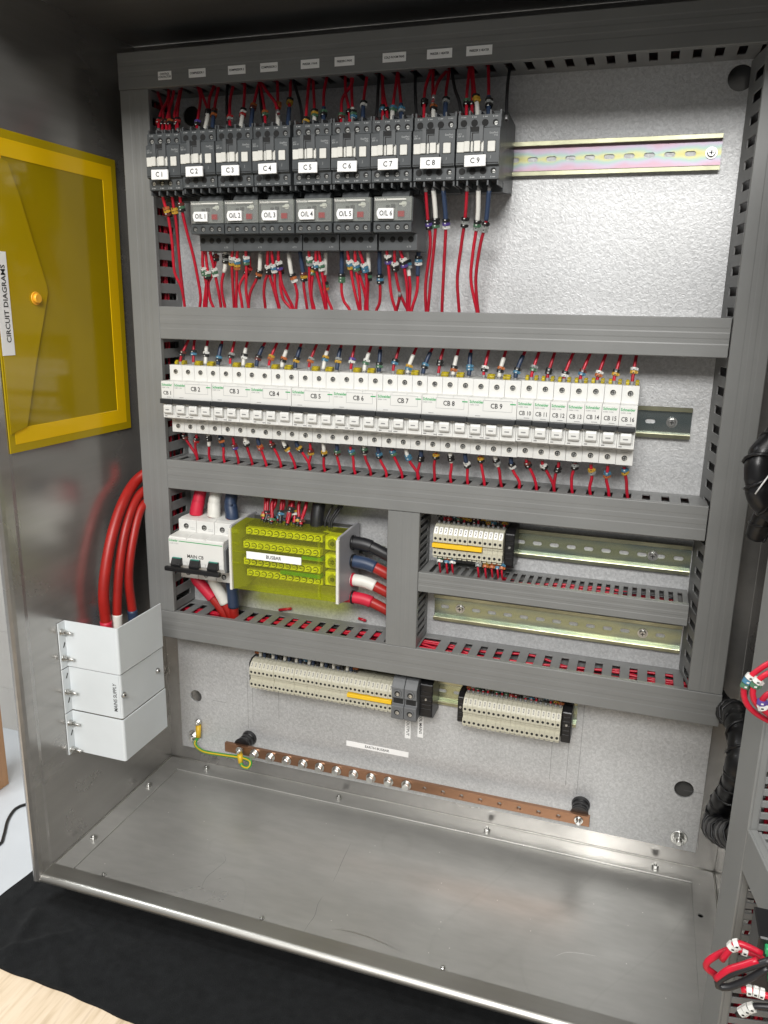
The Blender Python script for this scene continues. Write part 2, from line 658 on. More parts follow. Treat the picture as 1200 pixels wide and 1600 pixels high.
def spline(pts, step=3.0):
    pts = [Vector(p) for p in pts]
    if len(pts) == 2:
        return [pts[0], (pts[0] + pts[1]) / 2, pts[1]]
    P = [pts[0] * 2 - pts[1]] + pts + [pts[-1] * 2 - pts[-2]]
    out = []
    for i in range(1, len(P) - 2):
        a, b, c, d = P[i - 1:i + 3]
        n = max(2, int((c - b).length / step))
        for k in range(n):
            t = k / n
            out.append(0.5 * ((2 * b) + (c - a) * t + (2 * a - 5 * b + 4 * c - d) * t * t
                              + (3 * b - a - 3 * c + d) * t ** 3))
    out.append(pts[-1])
    return out


ORD = ['first', 'second', 'third', 'fourth', 'fifth', 'sixth', 'seventh', 'eighth', 'ninth', 'tenth', 'eleventh',
       'twelfth', 'thirteenth', 'fourteenth', 'fifteenth', 'sixteenth', 'seventeenth', 'eighteenth', 'nineteenth',
       'twentieth']
TENS = {20: 'twenty', 30: 'thirty', 40: 'forty'}


def ordn(i):
    """0-based ordinal in words"""
    if i < 20:
        return ORD[i]
    t = (i + 1) // 10 * 10
    u = (i + 1) % 10
    if u == 0:
        return {30: 'thirtieth', 40: 'fortieth'}[t]
    return TENS[t] + ' ' + ORD[u - 1]


def seglen(path, s0, s1):
    """part of a path between two arc lengths"""
    out = []
    acc = 0
    for i in range(len(path) - 1):
        a, b = path[i], path[i + 1]
        L = (b - a).length
        if L == 0:
            continue
        if acc + L >= s0 and not out:
            out.append(a.lerp(b, max(0, (s0 - acc) / L)))
        if out and acc + L <= s1:
            out.append(b)
        if acc + L > s1 and out:
            out.append(a.lerp(b, max(0, (s1 - acc) / L)))
            break
        acc += L
    return out


RW = random.Random(21)


def wire(label, pts, r=1.8, col='red', sleeve=None, slen=22, marks='', mpos=24, tip=True, group=None, cat='wire',
         marks2='', mpos2=0, tipmat='ferrule', name='wire', rr_=2.0):
    path = spline(pts)
    o = thing(name, label, cat, path[0], group)
    base = path[0]
    path = [p - base for p in path]
    MB().tube(path, r, 8).build('insulation', RW.choice(['red', 'reda', 'redb']) if col == 'red' else col, o)
    if sleeve:
        p = seglen(path, 4 if tip else 0, slen)
        if len(p) > 1:
            MB().tube(p, r + 0.75, 8).build('sleeve', sleeve, o)
    if tip:
        p = seglen(path, 0, 5.5)
        MB().tube(p, r + (0.35 if not sleeve else 0.1), 8).build('ferrule', tipmat, o)
    for mk, mp in ((marks, mpos), (marks2, mpos2)):
        if not mk:
            continue
        mb = MB()
        cols = []
        for i, c in enumerate(mk):
            p = seglen(path, mp + i * 3.5, mp + i * 3.5 + 3.2)
            if len(p) < 2:
                continue
            a, b = p[0], p[-1]
            cols.append('mk' + c)
            mb.mt(len(cols) - 1)
            mb.cyl(a, b, r + rr_, 8, rot=math.pi / 8)
            # the little locking lug at one side of each ring
            d = (b - a).normalized()
            sd = d.cross(Vector((0, 1, 0))).normalized() * (r + rr_ + 0.1)
            q = (a + b) / 2 + (sd if sd.x > 0 else -sd)
            mb.cyl(q - d * 1.2, q + d * 1.2, 0.9, 6)
        n0 = len(cols)
        for i, c in enumerate(mk[:n0]):
            # the printed character on the front of the ring
            p = seglen(path, mp + i * 3.5 + 0.9, mp + i * 3.5 + 2.3)
            if len(p) < 2:
                continue
            cc = (p[0] + p[-1]) / 2
            k = 'mkk' if c in 'wyeo' else 'mkw'
            if k not in cols:
                cols.append(k)
            mb.mt(cols.index(k))
            mb.box(cc.x - 0.8, cc.x + 0.8, cc.y - r - rr_, cc.y - r - rr_ + 0.5, cc.z - 0.55, cc.z + 0.45)
        if cols:
            mb.build('marker_rings', cols, o)
    return o


def hexbolt(mb, c, axis, r, h, shaft=0, wr=0):
    """washer, hex head/nut and stub along an axis"""
    c = Vector(c)
    ax = Vector(axis)
    if wr:
        mb.cyl(c, c + ax * 1.2, wr, 20)
        c = c + ax * 1.2
    mb.cyl(c, c + ax * h, r, 6)
    if shaft:
        mb.cyl(c + ax * h, c + ax * (h + shaft), r * 0.55, 10)


# ================================================================== SETTING
# room floor, wall behind, bench, cloth
MB().box(-4200, 4200, -3500, 1090, -810, -800).build('floor', 'enamel', None)
fl = bpy.data.objects['floor']
M['room_floor'] = mat('pale_vinyl', (0.60, 0.63, 0.66), 0.35, 0, 3, 0.05, rvar=0.05)
fl.data.materials[0] = M['room_floor']
tag(fl, 'pale grey vinyl floor of the room', 'floor', kind='structure')
fl['kind'] = 'structure'


def wall_mat():
    m = mat('painted_blockwork', (0.66, 0.64, 0.60), 0.7, 0, 4, 0.06, 0.5, 60)
    t = m.node_tree
    b = t.nodes['Principled BSDF']
    tcn = [n for n in t.nodes if n.type == 'TEX_COORD'][0]
    mp = t.nodes.new('ShaderNodeMapping')
    mp.inputs['Rotation'].default_value = (math.radians(90), 0, 0)
    t.links.new(tcn.outputs['Object'], mp.inputs[0])
    br = t.nodes.new('ShaderNodeTexBrick')
    br.inputs['Scale'].default_value = 1.0
    br.inputs['Brick Width'].default_value = 0.44
    br.inputs['Row Height'].default_value = 0.215
    br.inputs['Mortar Size'].default_value = 0.006
    br.inputs['Color1'].default_value = (1, 1, 1, 1)
    br.inputs['Color2'].default_value = (0.9, 0.9, 0.9, 1)
    br.inputs['Mortar'].default_value = (0.0, 0.0, 0.0, 1)
    t.links.new(mp.outputs[0], br.inputs['Vector'])
    bp = t.nodes.new('ShaderNodeBump')
    bp.inputs['Strength'].default_value = 0.6
    bp.inputs['Distance'].default_value = 0.006
    t.links.new(br.outputs['Color'], bp.inputs['Height'])
    old = [n for n in t.nodes if n.type == 'BUMP' and n != bp][0]
    t.links.new(old.outputs[0], bp.inputs['Normal'])
    t.links.new(bp.outputs[0], b.inputs['Normal'])
    return m


M['wall'] = wall_mat()
o = MB().box(-4200, 4200, 1065, 1085, -800, 1900).build('wall', 'wall')
tag(o, 'white painted block wall behind the cabinet', 'wall')
o['kind'] = 'structure'

M['oak'] = mat('light_oak', (0.62, 0.48, 0.33), 0.45, 0, 45, 0.2, 0.15, 90, stretch=(3.0, 0.25, 1),
               ramp=[(0.25, (0.40, 0.30, 0.19)), (0.46, (0.58, 0.46, 0.32)), (0.60, (0.64, 0.52, 0.38)), (0.75, (0.46, 0.35, 0.24))])
M['oak_dark'] = mat('varnished_wood', (0.42, 0.22, 0.10), 0.4, 0, 14, 0.2, stretch=(3, 3, 0.2))
b_ = thing('workbench', 'pale oak workbench the steel cabinet stands on, its grain showing at the lower left', 'bench', (500, -250, -90))
MB().box(-618, 620, -650, 420, 0, 37).build('bench_top', 'oak', b_, 2)
for x in (-560, 560):
    for y in (-590, 360):
        MB().box(x - 30, x + 30, y - 30, y + 30, -708, -1).build('leg', 'oak', b_, 2)

o = thing('wooden_post', 'brown wooden upright at the left edge, standing on the pale floor by the wall', 'post', (-1262, 745, -800))
MB().box(-60, 60, -52, 52, 0, 1500).build('board', 'oak_dark', o, 3)
pts = [aZ(62, 1252, -796), aZ(40, 1257, -796), aZ(24, 1264, -796), aZ(12, 1282, -796), aZ(6, 1305, -796), aZ(-4, 1322, -796), aZ(-60, 1345, -796)]
o = thing('floor_cable', 'black cable lying curved on the pale floor beside the wooden upright', 'cable', pts[0])
MB().tube([p - pts[0] for p in spline(pts, 12)], 4.5, 8).build('cord', 'black', o)
o['label'] = 'black cable lying curved on the pale floor beside the wooden upright'


def cloth():
    M['fleece'] = mat('black_fleece', (0.008, 0.0085, 0.009), 0.95, 0, 90, 0.25, 0.9, 700, spec=0.15)
    t = M['fleece'].node_tree
    t.nodes['Principled BSDF'].inputs['Sheen Weight'].default_value = 0.02
    mb = MB()
    nx, ny = 150, 90
    x0, x1 = -119, 1110
    rnd = random.Random(3)

    def h(x, y):
        z = 2.0 + 1.6 * math.sin(x * 0.021 + y * 0.013) * math.sin(y * 0.03 + 1) + 0.8 * math.sin(x * 0.06 - y * 0.05)
        for ax, ay, dx, dy, wd, hh, ln in ((-60, -300, 0.3, -1, 7, 6, 60), (-20, -330, 1, 0.9, 6, 5, 55),
                                           (60, -320, 0.8, -0.4, 9, 4, 90), (-95, -310, 1, -0.35, 6, 4, 50), (10, -345, 0.8, -0.7, 6, 4, 60)):
            L = math.hypot(dx, dy)
            dx, dy = dx / L, dy / L
            a = (x - ax) * dx + (y - ay) * dy
            c = -(x - ax) * dy + (y - ay) * dx
            z += hh * math.exp(-(c / wd) ** 2) * math.exp(-(a / ln) ** 2)
        return z

    def front(x):
        return -375 - 0.06 * (x + 40) + 1.2 * math.sin(x * 0.03) + 0.5 * math.sin(x * 0.13 + 1)
    vs = []
    for j in range(ny + 1):
        for i in range(nx + 1):
            u = (i / nx)
            x = x0 + (x1 - x0) * (u ** 1.8)
            yf = front(x)
            y = yf + (230 - yf) * ((j / ny) ** 1.5)
            z = -52 + h(x, y)
            if y > -290 and x > -96:
                z = -51.5
            zz = z if j else -52.6
            if i == 0:
                x = -119 + 2.5 * math.sin(y * 0.05)
            vs.append((x, y, zz))
    W = nx + 1
    fs = [(j * W + i, j * W + i + 1, (j + 1) * W + i + 1, (j + 1) * W + i) for j in range(ny) for i in range(nx)]
    mb.add(vs, fs, True)
    # part hanging over the left edge of the bench
    hang = []
    nh = 14
    for j in range(ny + 1):
        bx, by, bz = vs[j * W]
        for k in range(nh + 1):
            d = k * 24
            hang.append((bx - 1.5 - (3 if k else 0) + 4 * math.sin(by * 0.04 + k * 0.3) * (k / nh), by + (k / nh) * 14, bz - d))
    H = nh + 1
    mb.add(hang, [(j * H + i, j * H + i + 1, (j + 1) * H + i + 1, (j + 1) * H + i) for j in range(ny) for i in range(nh)], True)
    return mb


mb = cloth()
o = mb.build('cloth', 'fleece')
tag(o, 'black fleece cloth spread wrinkled under the steel cabinet', 'cloth')

# ================================================================== ENCLOSURE
XL, XR, YB, YFR, ZF, ZT = -72, 735, 25, -282, -19, 996
enc = thing('electrical_enclosure', 'stainless steel electrical cabinet standing open with its wiring inside', 'enclosure', (330, -130, -50))


def E(mb, name, mt_, bev=0, parent=enc):
    off = Vector((330, -130, -50))
    mb.v = [(x - off.x, y - off.y, z - off.z) for x, y, z in mb.v]
    return mb.build(name, mt_, parent, bev)


# side walls: sheet with a folded front edge
lip = [(XL, YB + 2), (XL, -248), (XL + 1.2, -254), (XL + 1.4, -267), (XL + 0.8, -272), (XL - 1.2, -275.6), (XL - 3.5, -276.5),
       (XL - 6, -275.6), (XL - 7, -273), (XL - 7, -258), (XL - 5.2, -258), (XL - 5.2, -272), (XL - 3.5, -274), (XL - 1.6, -271), (XL - 1.2, -254), (XL - 2, -248), (XL - 2, YB + 2)]
E(MB().profz(lip, -24, ZT + 4), 'side_panel', 'ss_side', 0.6)
lipr = [(XR + (XL - x), y) for x, y in lip]
E(MB().profz(lipr, -24, ZT + 4), 'side_panel', 'ss_side', 0.6)
E(MB().box(XL + 0.2, XR - 0.2, YB, YB + 2, -48, ZT), 'back_panel', 'ss_side')
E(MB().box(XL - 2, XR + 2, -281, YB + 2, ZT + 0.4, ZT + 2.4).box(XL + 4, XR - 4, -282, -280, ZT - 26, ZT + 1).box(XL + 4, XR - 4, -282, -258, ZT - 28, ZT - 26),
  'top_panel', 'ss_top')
# floor rim around the gland opening and the front lip
GX0, GX1, GY0, GY1 = -43, 706, -245, -5
rim = MB()
nh_ = [circ(714, -63, 3.2, 14)]
rim.plate([(XL + 0.3, YB), (XL + 0.3, -262), (XR - 0.3, -262), (XR - 0.3, YB)],
          [[(GX0, GY0), (GX1, GY0), (GX1, GY1), (GX0, GY1)]] + nh_, ZF, ZF - 2, 'z')
E(rim, 'floor_rim', 'ss_floor', 0.3)
a = []
ZL = ZF + 1.8
for i in range(11):
    t = math.radians(100 * i / 10)
    a.append((-265.5 - 7 * math.sin(t), ZL - 7 + 7 * math.cos(t)))
prof = [(-247, ZF + 0.1), (-247, ZL)] + a + [(-270.5, ZL - 9.6), (-262, ZL - 9.4), (-262, ZL - 8.2), (-269, ZL - 8.2), (-264, ZF + 0.1)]
E(MB().prof(prof, XL - 0.5, XR + 0.5), 'front_lip', 'ss_lip', 0)
E(MB().box(GX0 - 5, GX1 + 4, GY0 - 1.5, YB - 6, ZF - 4.4, ZF - 2.4), 'gland_plate', 'ss_floor')
E(MB().box(XL + 8, XR - 8, -236, YB, -50, -26), 'shade_black_base', 'black', 1)  # recessed cabinet base; its black paints in the shadow under the lip
E(MB().prof([(-248, ZF + 1), (-248, ZL + 0.8), (-266, ZL + 0.8), (-273.4, ZL - 5), (-273.4, ZL - 9), (-264, ZL - 9)], XL - 3.5, XL + 1.6), 'corner_tab', 'ss_lip', 0.7)
for nm, mt_, wd, pp in (('scratch', 'steel_bolt', 0.55, [(520, 1452), (545, 1455), (575, 1464), (600, 1474), (623, 1484)]),
                        ('scratch', 'steel_bolt', 0.5, [(868, 1494), (885, 1488), (910, 1490), (932, 1494)]),
                        ('hairline', 'pencil', 0.25, [(505, 1400), (497, 1412), (492, 1430), (483, 1443), (474, 1457)]),
                        ('hairline', 'pencil', 0.25, [(548, 1318), (535, 1345), (528, 1362), (520, 1378)]),
                        ('hairline', 'pencil', 0.22, [(350, 1335), (352, 1345), (335, 1360), (322, 1372), (315, 1388), (318, 1398)])):
    p_ = spline([aZ(u, v, ZF - 2.33) for u, v in pp], 4)
    q = MB()
    vs = []
    for i, p in enumerate(p_):
        d = (p_[min(i + 1, len(p_) - 1)] - p_[max(i - 1, 0)]).normalized()
        n_ = Vector((-d.y, d.x, 0)) * wd * (0.3 + 0.7 * math.sin(math.pi * i / (len(p_) - 1)))
        vs += [p - n_, p + n_]
    q.add(vs, [(2 * i, 2 * i + 1, 2 * i + 3, 2 * i + 2) for i in range(len(p_) - 1)])
    E(q, nm, mt_)
for i, (x, y) in enumerate([(0, 9), (221, 8), (441, 8), (662, 8), (-55, -189), (-57, -60)]):
    q = MB()
    hexbolt(q, (x, y, ZF), (0, 0, 1), 4.6, 4.2, 2.5)
    E(q, 'nut', 'steel_bolt', 0.5)
for i, (x, y) in enumerate([(0, -240.5), (221, -241), (441, -241)]):
    q = MB()
    hexbolt(q, (x, y, ZF - 2.2), (0, 0, 1), 3.0, 2.4, 1.5)
    E(q, 'screw', 'steel_bolt', 0.4)
# weld beads in the corners
q = MB()
rw = random.Random(2)
for (p0, p1) in (((XL + 0.8, -250, ZF + 0.4), (XL + 0.8, YB - 1, ZF + 0.4)), ((XL + 1, YB - 0.6, ZF + 0.4), (XR - 1, YB - 0.6, ZF + 0.4)),
                 ((XR - 0.8, -250, ZF + 0.4), (XR - 0.8, YB - 1, ZF + 0.4))):
    p0, p1 = Vector(p0), Vector(p1)
    n = 40
    q.tube([p0.lerp(p1, i / n) for i in range(n + 1)], [0.9 + 0.7 * rw.random() * (1 if rw.random() < 0.3 else 0.2) for _ in range(n + 1)], 6)
E(q, 'weld_bead', 'ss_lip')

# ================================================================== MOUNTING PLATE
pl = thing('mounting_plate', 'bright embossed galvanised sheet plate that carries all the devices', 'mounting plate', (337, 0, 20))
mb = MB()
holes = [circ(23, 906, 11.5), circ(653, 910, 12.5), circ(-7, 109, 9.5), circ(684, 106, 11.5), circ(664, 540, 2.4, 12), circ(664, 893, 1.8, 10)]
mb.plate([(-34.5, 20.5), (707, 20.5), (707, 962), (-34.5, 962)], holes, 0, 2.5)
mb.box(-34.5, 707, 2.6, 14, 20.5, 22.5)
mb.box(705, 707, 2.6, 14, 22.6, 962)
mb.v = [(x - 337, y, z - 20) for x, y, z in mb.v]
mb.build('sheet', 'plate', pl, 0.4)
for x, z0, z1 in ((80, 72, 166), (88, 84, 163), (130, 96, 170), (556, 70, 204), (520, 84, 168), (541, 80, 168)):
    MB().box(x - 337 - 0.22, x - 337 + 0.22, -0.12, -0.02, z0 - 20, z1 - 20).build('scribe_line', 'pencil', pl)
for (x, z) in ((22, 108), (684, 106)):
    MB().box(x - 337, x - 337 + 22, -0.12, -0.02, z - 20 - 1, z - 20 - 0.6).build('scribe_line', 'pencil', pl)
for x, z in ((685, 37), (-12, 41)):
    q = MB()
    hexbolt(q, (x - 337, 0, z - 20), (0, -1, 0), 7, 6.5, 5, 10.5)
    q.build('mounting_nut', 'steel_bolt', pl, 0.6)


def sticker(s, x0, x1, z0, z1, label, rot=(90, 0, 0), size=5, y=-0.3):
    o = thing('sticker', label, 'label', ((x0 + x1) / 2, y, (z0 + z1) / 2))
    MB().box(-(x1 - x0) / 2, (x1 - x0) / 2, 0, 0.28, -(z1 - z0) / 2, (z1 - z0) / 2).build('tape', 'label', o)
    text(s, size, 'ink', o, (0, -0.08, 0), rot)
    return o


sticker('EARTH BUSBAR', 235, 327, 75.5, 83.5, 'white tape label reading EARTH BUSBAR on the galvanised plate', size=5.2)
sticker('CONTROL OUTPUT', 321, 329, 105, 164, 'white upright tape label reading CONTROL OUTPUT under the grey terminals', rot=(90, 90, 0), size=5.6)
sticker('CONTROL MAINS', 339, 347, 110, 166, 'white upright tape label reading CONTROL MAINS under the black end clamp', rot=(90, 90, 0), size=5.6)

# ================================================================== TRUNKING
D = 56.5


def trunk(label, horiz, a0, a1, b0, b1, slots0, slots1, pitch=20.35, sw=8.4, y_in=-16, y_out=-47, ph0=0, ph1=0, big=(), flare=0):
    """horiz: a = x range, b = z range. slots0/1: slots in the low-b / high-b wall"""
    o = thing('cable_trunking', label, 'trunking', ((a0 + a1) / 2 if horiz else (b0 + b1) / 2, 0, (b0 + b1) / 2 if horiz else (a0 + a1) / 2),
              'slotted grey cable trunking on the mounting plate')
    ca, cb = (a0 + a1) / 2, (b0 + b1) / 2

    def bx(mb, A0, A1, y0, y1, B0, B1):
        if horiz:
            mb.box(A0 - ca, A1 - ca, y0, y1, B0 - cb, B1 - cb)
        else:
            mb.box(B0 - cb, B1 - cb, y0, y1, A0 - ca, A1 - ca)
    ch = MB()
    bx(ch, a0, a1, -2.2, -0.1, b0 + 1, b1 - 1)
    for (B0, B1, on, ph) in ((b0 + 1, b0 + 2.6, slots0, ph0), (b1 - 2.6, b1 - 1, slots1, ph1)):
        if not on:
            bx(ch, a0, a1, -D + 4, -2.3, B0, B1)
            continue
        # wall as one sheet with real slots
        hl = []
        s = ph + math.ceil((a0 + 3 - ph) / pitch) * pitch
        edges = []
        while s + sw < a1 - 2:
            edges.append((s, s + sw))
            s += pitch
        for g0, g1 in big:
            edges = [e for e in edges if e[1] < g0 - 2 or e[0] > g1 + 2] + [(g0, g1)]
        for e0, e1 in sorted(edges):
            r = 0.9
            y0_, y1_ = y_out, y_in
            hl.append([(e0, y0_ + r), (e0 + r, y0_), (e1 - r, y0_), (e1, y0_ + r), (e1, y1_ - r), (e1 - r, y1_), (e0 + r, y1_), (e0, y1_ - r)])
        tmp = MB()
        tmp.plate([(a0, -D + 4), (a1, -D + 4), (a1, -2.3), (a0, -2.3)], hl, B0, B1, 'z')
        vs = []
        for (A, y, B) in tmp.v:
            vs.append((A - ca, y, B - cb) if horiz else (B - cb, y, A - ca))
        ch.add(vs, tmp.f)
    if flare:       # the slotted wall leans outwards towards the plate
        ch.v = [(x - flare * (1 + y / (D - 4)), y, z) if x < 0 and y > -D + 3.9 else (x, y, z) for x, y, z in ch.v]
    ch.build('channel', 'duct_in', o, 0.3)
    # lid: shallow profile with two fine steps along it
    wd = b1 - b0
    h = wd / 2
    pr = [(-D + 7, -h), (-D + 0.8, -h), (-D, -h + 0.8), (-D, -h * 0.36), (-D + 0.22, -h * 0.30), (-D + 0.22, -h * 0.08), (-D, -h * 0.02), (-D, h * 0.22),
          (-D + 0.18, h * 0.28), (-D + 0.18, h * 0.46), (-D, h * 0.52), (-D, h - 0.8),
          (-D + 0.8, h), (-D + 7, h), (-D + 7, h - 1), (-D + 2.2, h - 1), (-D + 2.2, -h + 1), (-D + 7, -h + 1)]
    ld = MB()
    L = (a1 - a0) / 2
    if horiz:
        ld.prof(pr, -L, L)
    else:
        ld.profz([(b, y) for y, b in pr], -L, L)
    ld.build('lid', 'duct', o, 0.15)
    return o


T_TOP = trunk('wide top grey trunking carrying the row of white circuit name labels', True, -40, 735 - 2, 925.2, 965.6, True, False, ph0=441 % 20.45, pitch=20.45, sw=8.2)
trunk('left upright grey trunking beside the yellow wallet', False, 266.5, 924.6, -39.4, 0, False, True, pitch=20.3, ph1=806 - 20.3 * 30, sw=8.2, y_in=-12, y_out=-49)
trunk('right upright grey trunking near the open door', False, 266.5, 924.6, 669, 705.7, True, False, pitch=20.3, ph0=7.5, sw=9, y_in=-19, y_out=-50, flare=9)
trunk('upper cross trunking between the relays and the breaker row', True, 0.4, 667.6, 636.2, 676.2, True, True, ph0=2, ph1=5)
trunk('cross trunking directly under the row of white breakers', True, 0.4, 667.6, 441.6, 480.5, True, True, ph0=8, ph1=477 % 20.4, pitch=20.4)
trunk('lowest and widest cross trunking above the long terminal rows', True, -30, 706, 226.3, 265.7, False, True, ph1=101 % 20.17, pitch=20.17, sw=9, y_in=-14, y_out=-49.5,
      big=((43, 88), (349, 371)))
trunk('short upright trunking between the yellow busbar box and the small terminals', False, 266.2, 441.2, 307.9, 348.2, True, True, pitch=10.1, ph0=2, ph1=4, sw=5.2, y_in=-10, y_out=-50)
trunk('short narrow cross trunking with fine slots below the small terminals', True, 348.8, 660, 342, 367.2, True, True, pitch=10.0, ph0=499 % 10.0, ph1=499 % 10.0, sw=5.0, y_in=-12, y_out=-50)

# circuit name labels on the top lid
tlab = [((15, 33), 'CONTROL\nCONTACTOR', 3.1), ((56, 78), 'COMPRESSOR 1', 3.1), ((107, 129), 'COMPRESSOR 2', 3.1), ((147.5, 169), 'COMPRESSOR 3', 3.1),
        ((197, 219), 'FREEZER 1 FANS', 2.8), ((237, 260), 'FREEZER 2 FANS', 2.8), ((292, 318), 'COLD ROOM FANS', 3.0), ((341, 368), 'FREEZER 1 HEATER', 2.8), ((383, 410), 'FREEZER 2 HEATER', 2.8)]
tx = T_TOP.location.x / S
tz = T_TOP.location.z / S
for (x0, x1), s_, sz in tlab:
    t_ = MB().box(x0 - tx, x1 - tx, -D - 0.5, -D - 0.05, 932.8 - tz, 941.8 - tz).build('name_label', 'label', T_TOP)
    text(s_, sz, 'ink', t_, ((x0 + x1) / 2 - tx, -D - 0.6, 937.3 - tz), bold=0.05, sx=0.86)

# loose runs of red wire inside the trunking
rr = random.Random(11)


def bundle(label, p0, p1, n, wid, dep):
    p0, p1 = Vector(p0), Vector(p1)
    o = thing('wire_bundle', label, 'wire bundle', p0, 'runs of red wire inside the trunking')
    d = (p1 - p0)
    hz = abs(d.x) > abs(d.z)
    mb = MB()
    for k in range(n):
        a, b = rr.uniform(-wid, wid), rr.uniform(-dep, dep)
        pts = []
        m_ = int(d.length / 55) + 2
        for i in range(m_ + 1):
            a = max(-wid, min(wid, a + rr.uniform(-7, 7)))
            b = max(-dep, min(dep, b + rr.uniform(-5, 5)))
            q = d * (i / m_)
            pts.append(q + (Vector((0, b, a)) if hz else Vector((a, b, 0))))
        mb.mt(0 if k % 7 else 1)
        mb.tube(spline(pts, 9), 1.7, 6)
    mb.build('insulated_strands', ['red', 'bsl'], o)


bundle('red wires packed inside the top trunking', (90, -22, 948), (725, -22, 948), 7, 12, 10)
bundle('red wires running up inside the left upright trunking', (-19, -27, 285), (-19, -27, 915), 16, 13, 14)
bundle('red wires running up inside the right upright trunking', (687, -24, 285), (687, -24, 915), 9, 11, 12)
bundle('red wires inside the trunking above the breakers', (15, -26, 656), (655, -26, 656), 14, 13, 14)
bundle('red wires inside the trunking just under the breakers', (15, -24, 458), (655, -24, 458), 13, 11, 12)
bundle('red wires filling the lowest cross trunking', (-20, -26, 248), (690, -26, 248), 22, 13, 14)
bundle('red wires inside the short upright trunking', (328, -27, 275), (328, -27, 435), 10, 12, 14)
bundle('red wires inside the narrow cross trunking with fine slots', (440, -25, 354), (650, -25, 354), 8, 7, 14)


# ================================================================== DIN RAILS
def rail(label, x0, x1, zc, mt_, slots, screws, fine=False):
    o = thing('mounting_rail', label, 'mounting rail', ((x0 + x1) / 2, 0, zc), 'slotted steel mounting rails')
    cx = (x0 + x1) / 2
    mb = MB()
    hl = [slot(s - cx, 0, 11 if not fine else 12, 5) for s in slots if x0 + 8 < s < x1 - 6]
    mb.plate([(x0 - cx, -12.6), (x1 - cx, -12.6), (x1 - cx, 12.6), (x0 - cx, 12.6)], hl, -1.6, -0.4)
    mb.build('web', mt_, o)
    e = MB()
    for s_ in (1, -1):
        pr = [(-1.6, 12.6), (-1.6, 13.6), (-6.6, 13.6), (-6.6, 17.5), (-7.7, 17.5), (-7.7, 13.0), (-7.2, 12.6)]
        pr = [(y, z * s_) for y, z in pr]
        e.prof(pr, x0 - cx, x1 - cx)
    e.build('flange', 'rail_edge', o, 0.25)
    for s in screws:
        q = MB()
        q.cyl((s - cx, -1.6, 0), (s - cx, -2.6, 0), 6, 20)
        q.cyl((s - cx, -2.6, 0), (s - cx, -5.6, 0), 4.4, 16, 3.6)
        q.mt(1)
        q.box(s - cx - 2.4, s - cx + 2.4, -5.75, -5.6, -0.5, 0.5).box(s - cx - 0.5, s - cx + 0.5, -5.76, -5.62, -2.4, 2.4)
        q.build('screw', ['steel_bolt', 'dark'], o, 0.3)
    return o


rail('iridescent yellow and pink zinc rail to the right of the contactors', 10, 642.5, 840.5, 'rail_a', [449.5 + 20.4 * k for k in range(-20, 9)], [633])
rail('silver rail end sticking out at the right of the breaker row', 6, 643.5, 561, 'rail_b', [600 + 22 * k for k in range(-20, 1)] + [643.0], [623])
rail('upper of the two green and yellow rails, right of the small beige terminals', 358, 660, 403.5, 'rail_c', [463 + 20.4 * k for k in range(-4, 10)], [618])
rail('lower of the two green and yellow rails, empty', 357, 659.5, 305.5, 'rail_c', [371 + 20.4 * k for k in range(0, 15) if k not in (1, 12)], [391, 616])
rail('bottom rail behind the long beige terminal rows', 102, 548, 186, 'rail_c', [372 + 20.4 * k for k in range(-12, 9)], [])
rail('rail hidden behind the main breaker and yellow busbar box', 14, 290, 362, 'rail_b', [30 + 20.4 * k for k in range(13)], [])


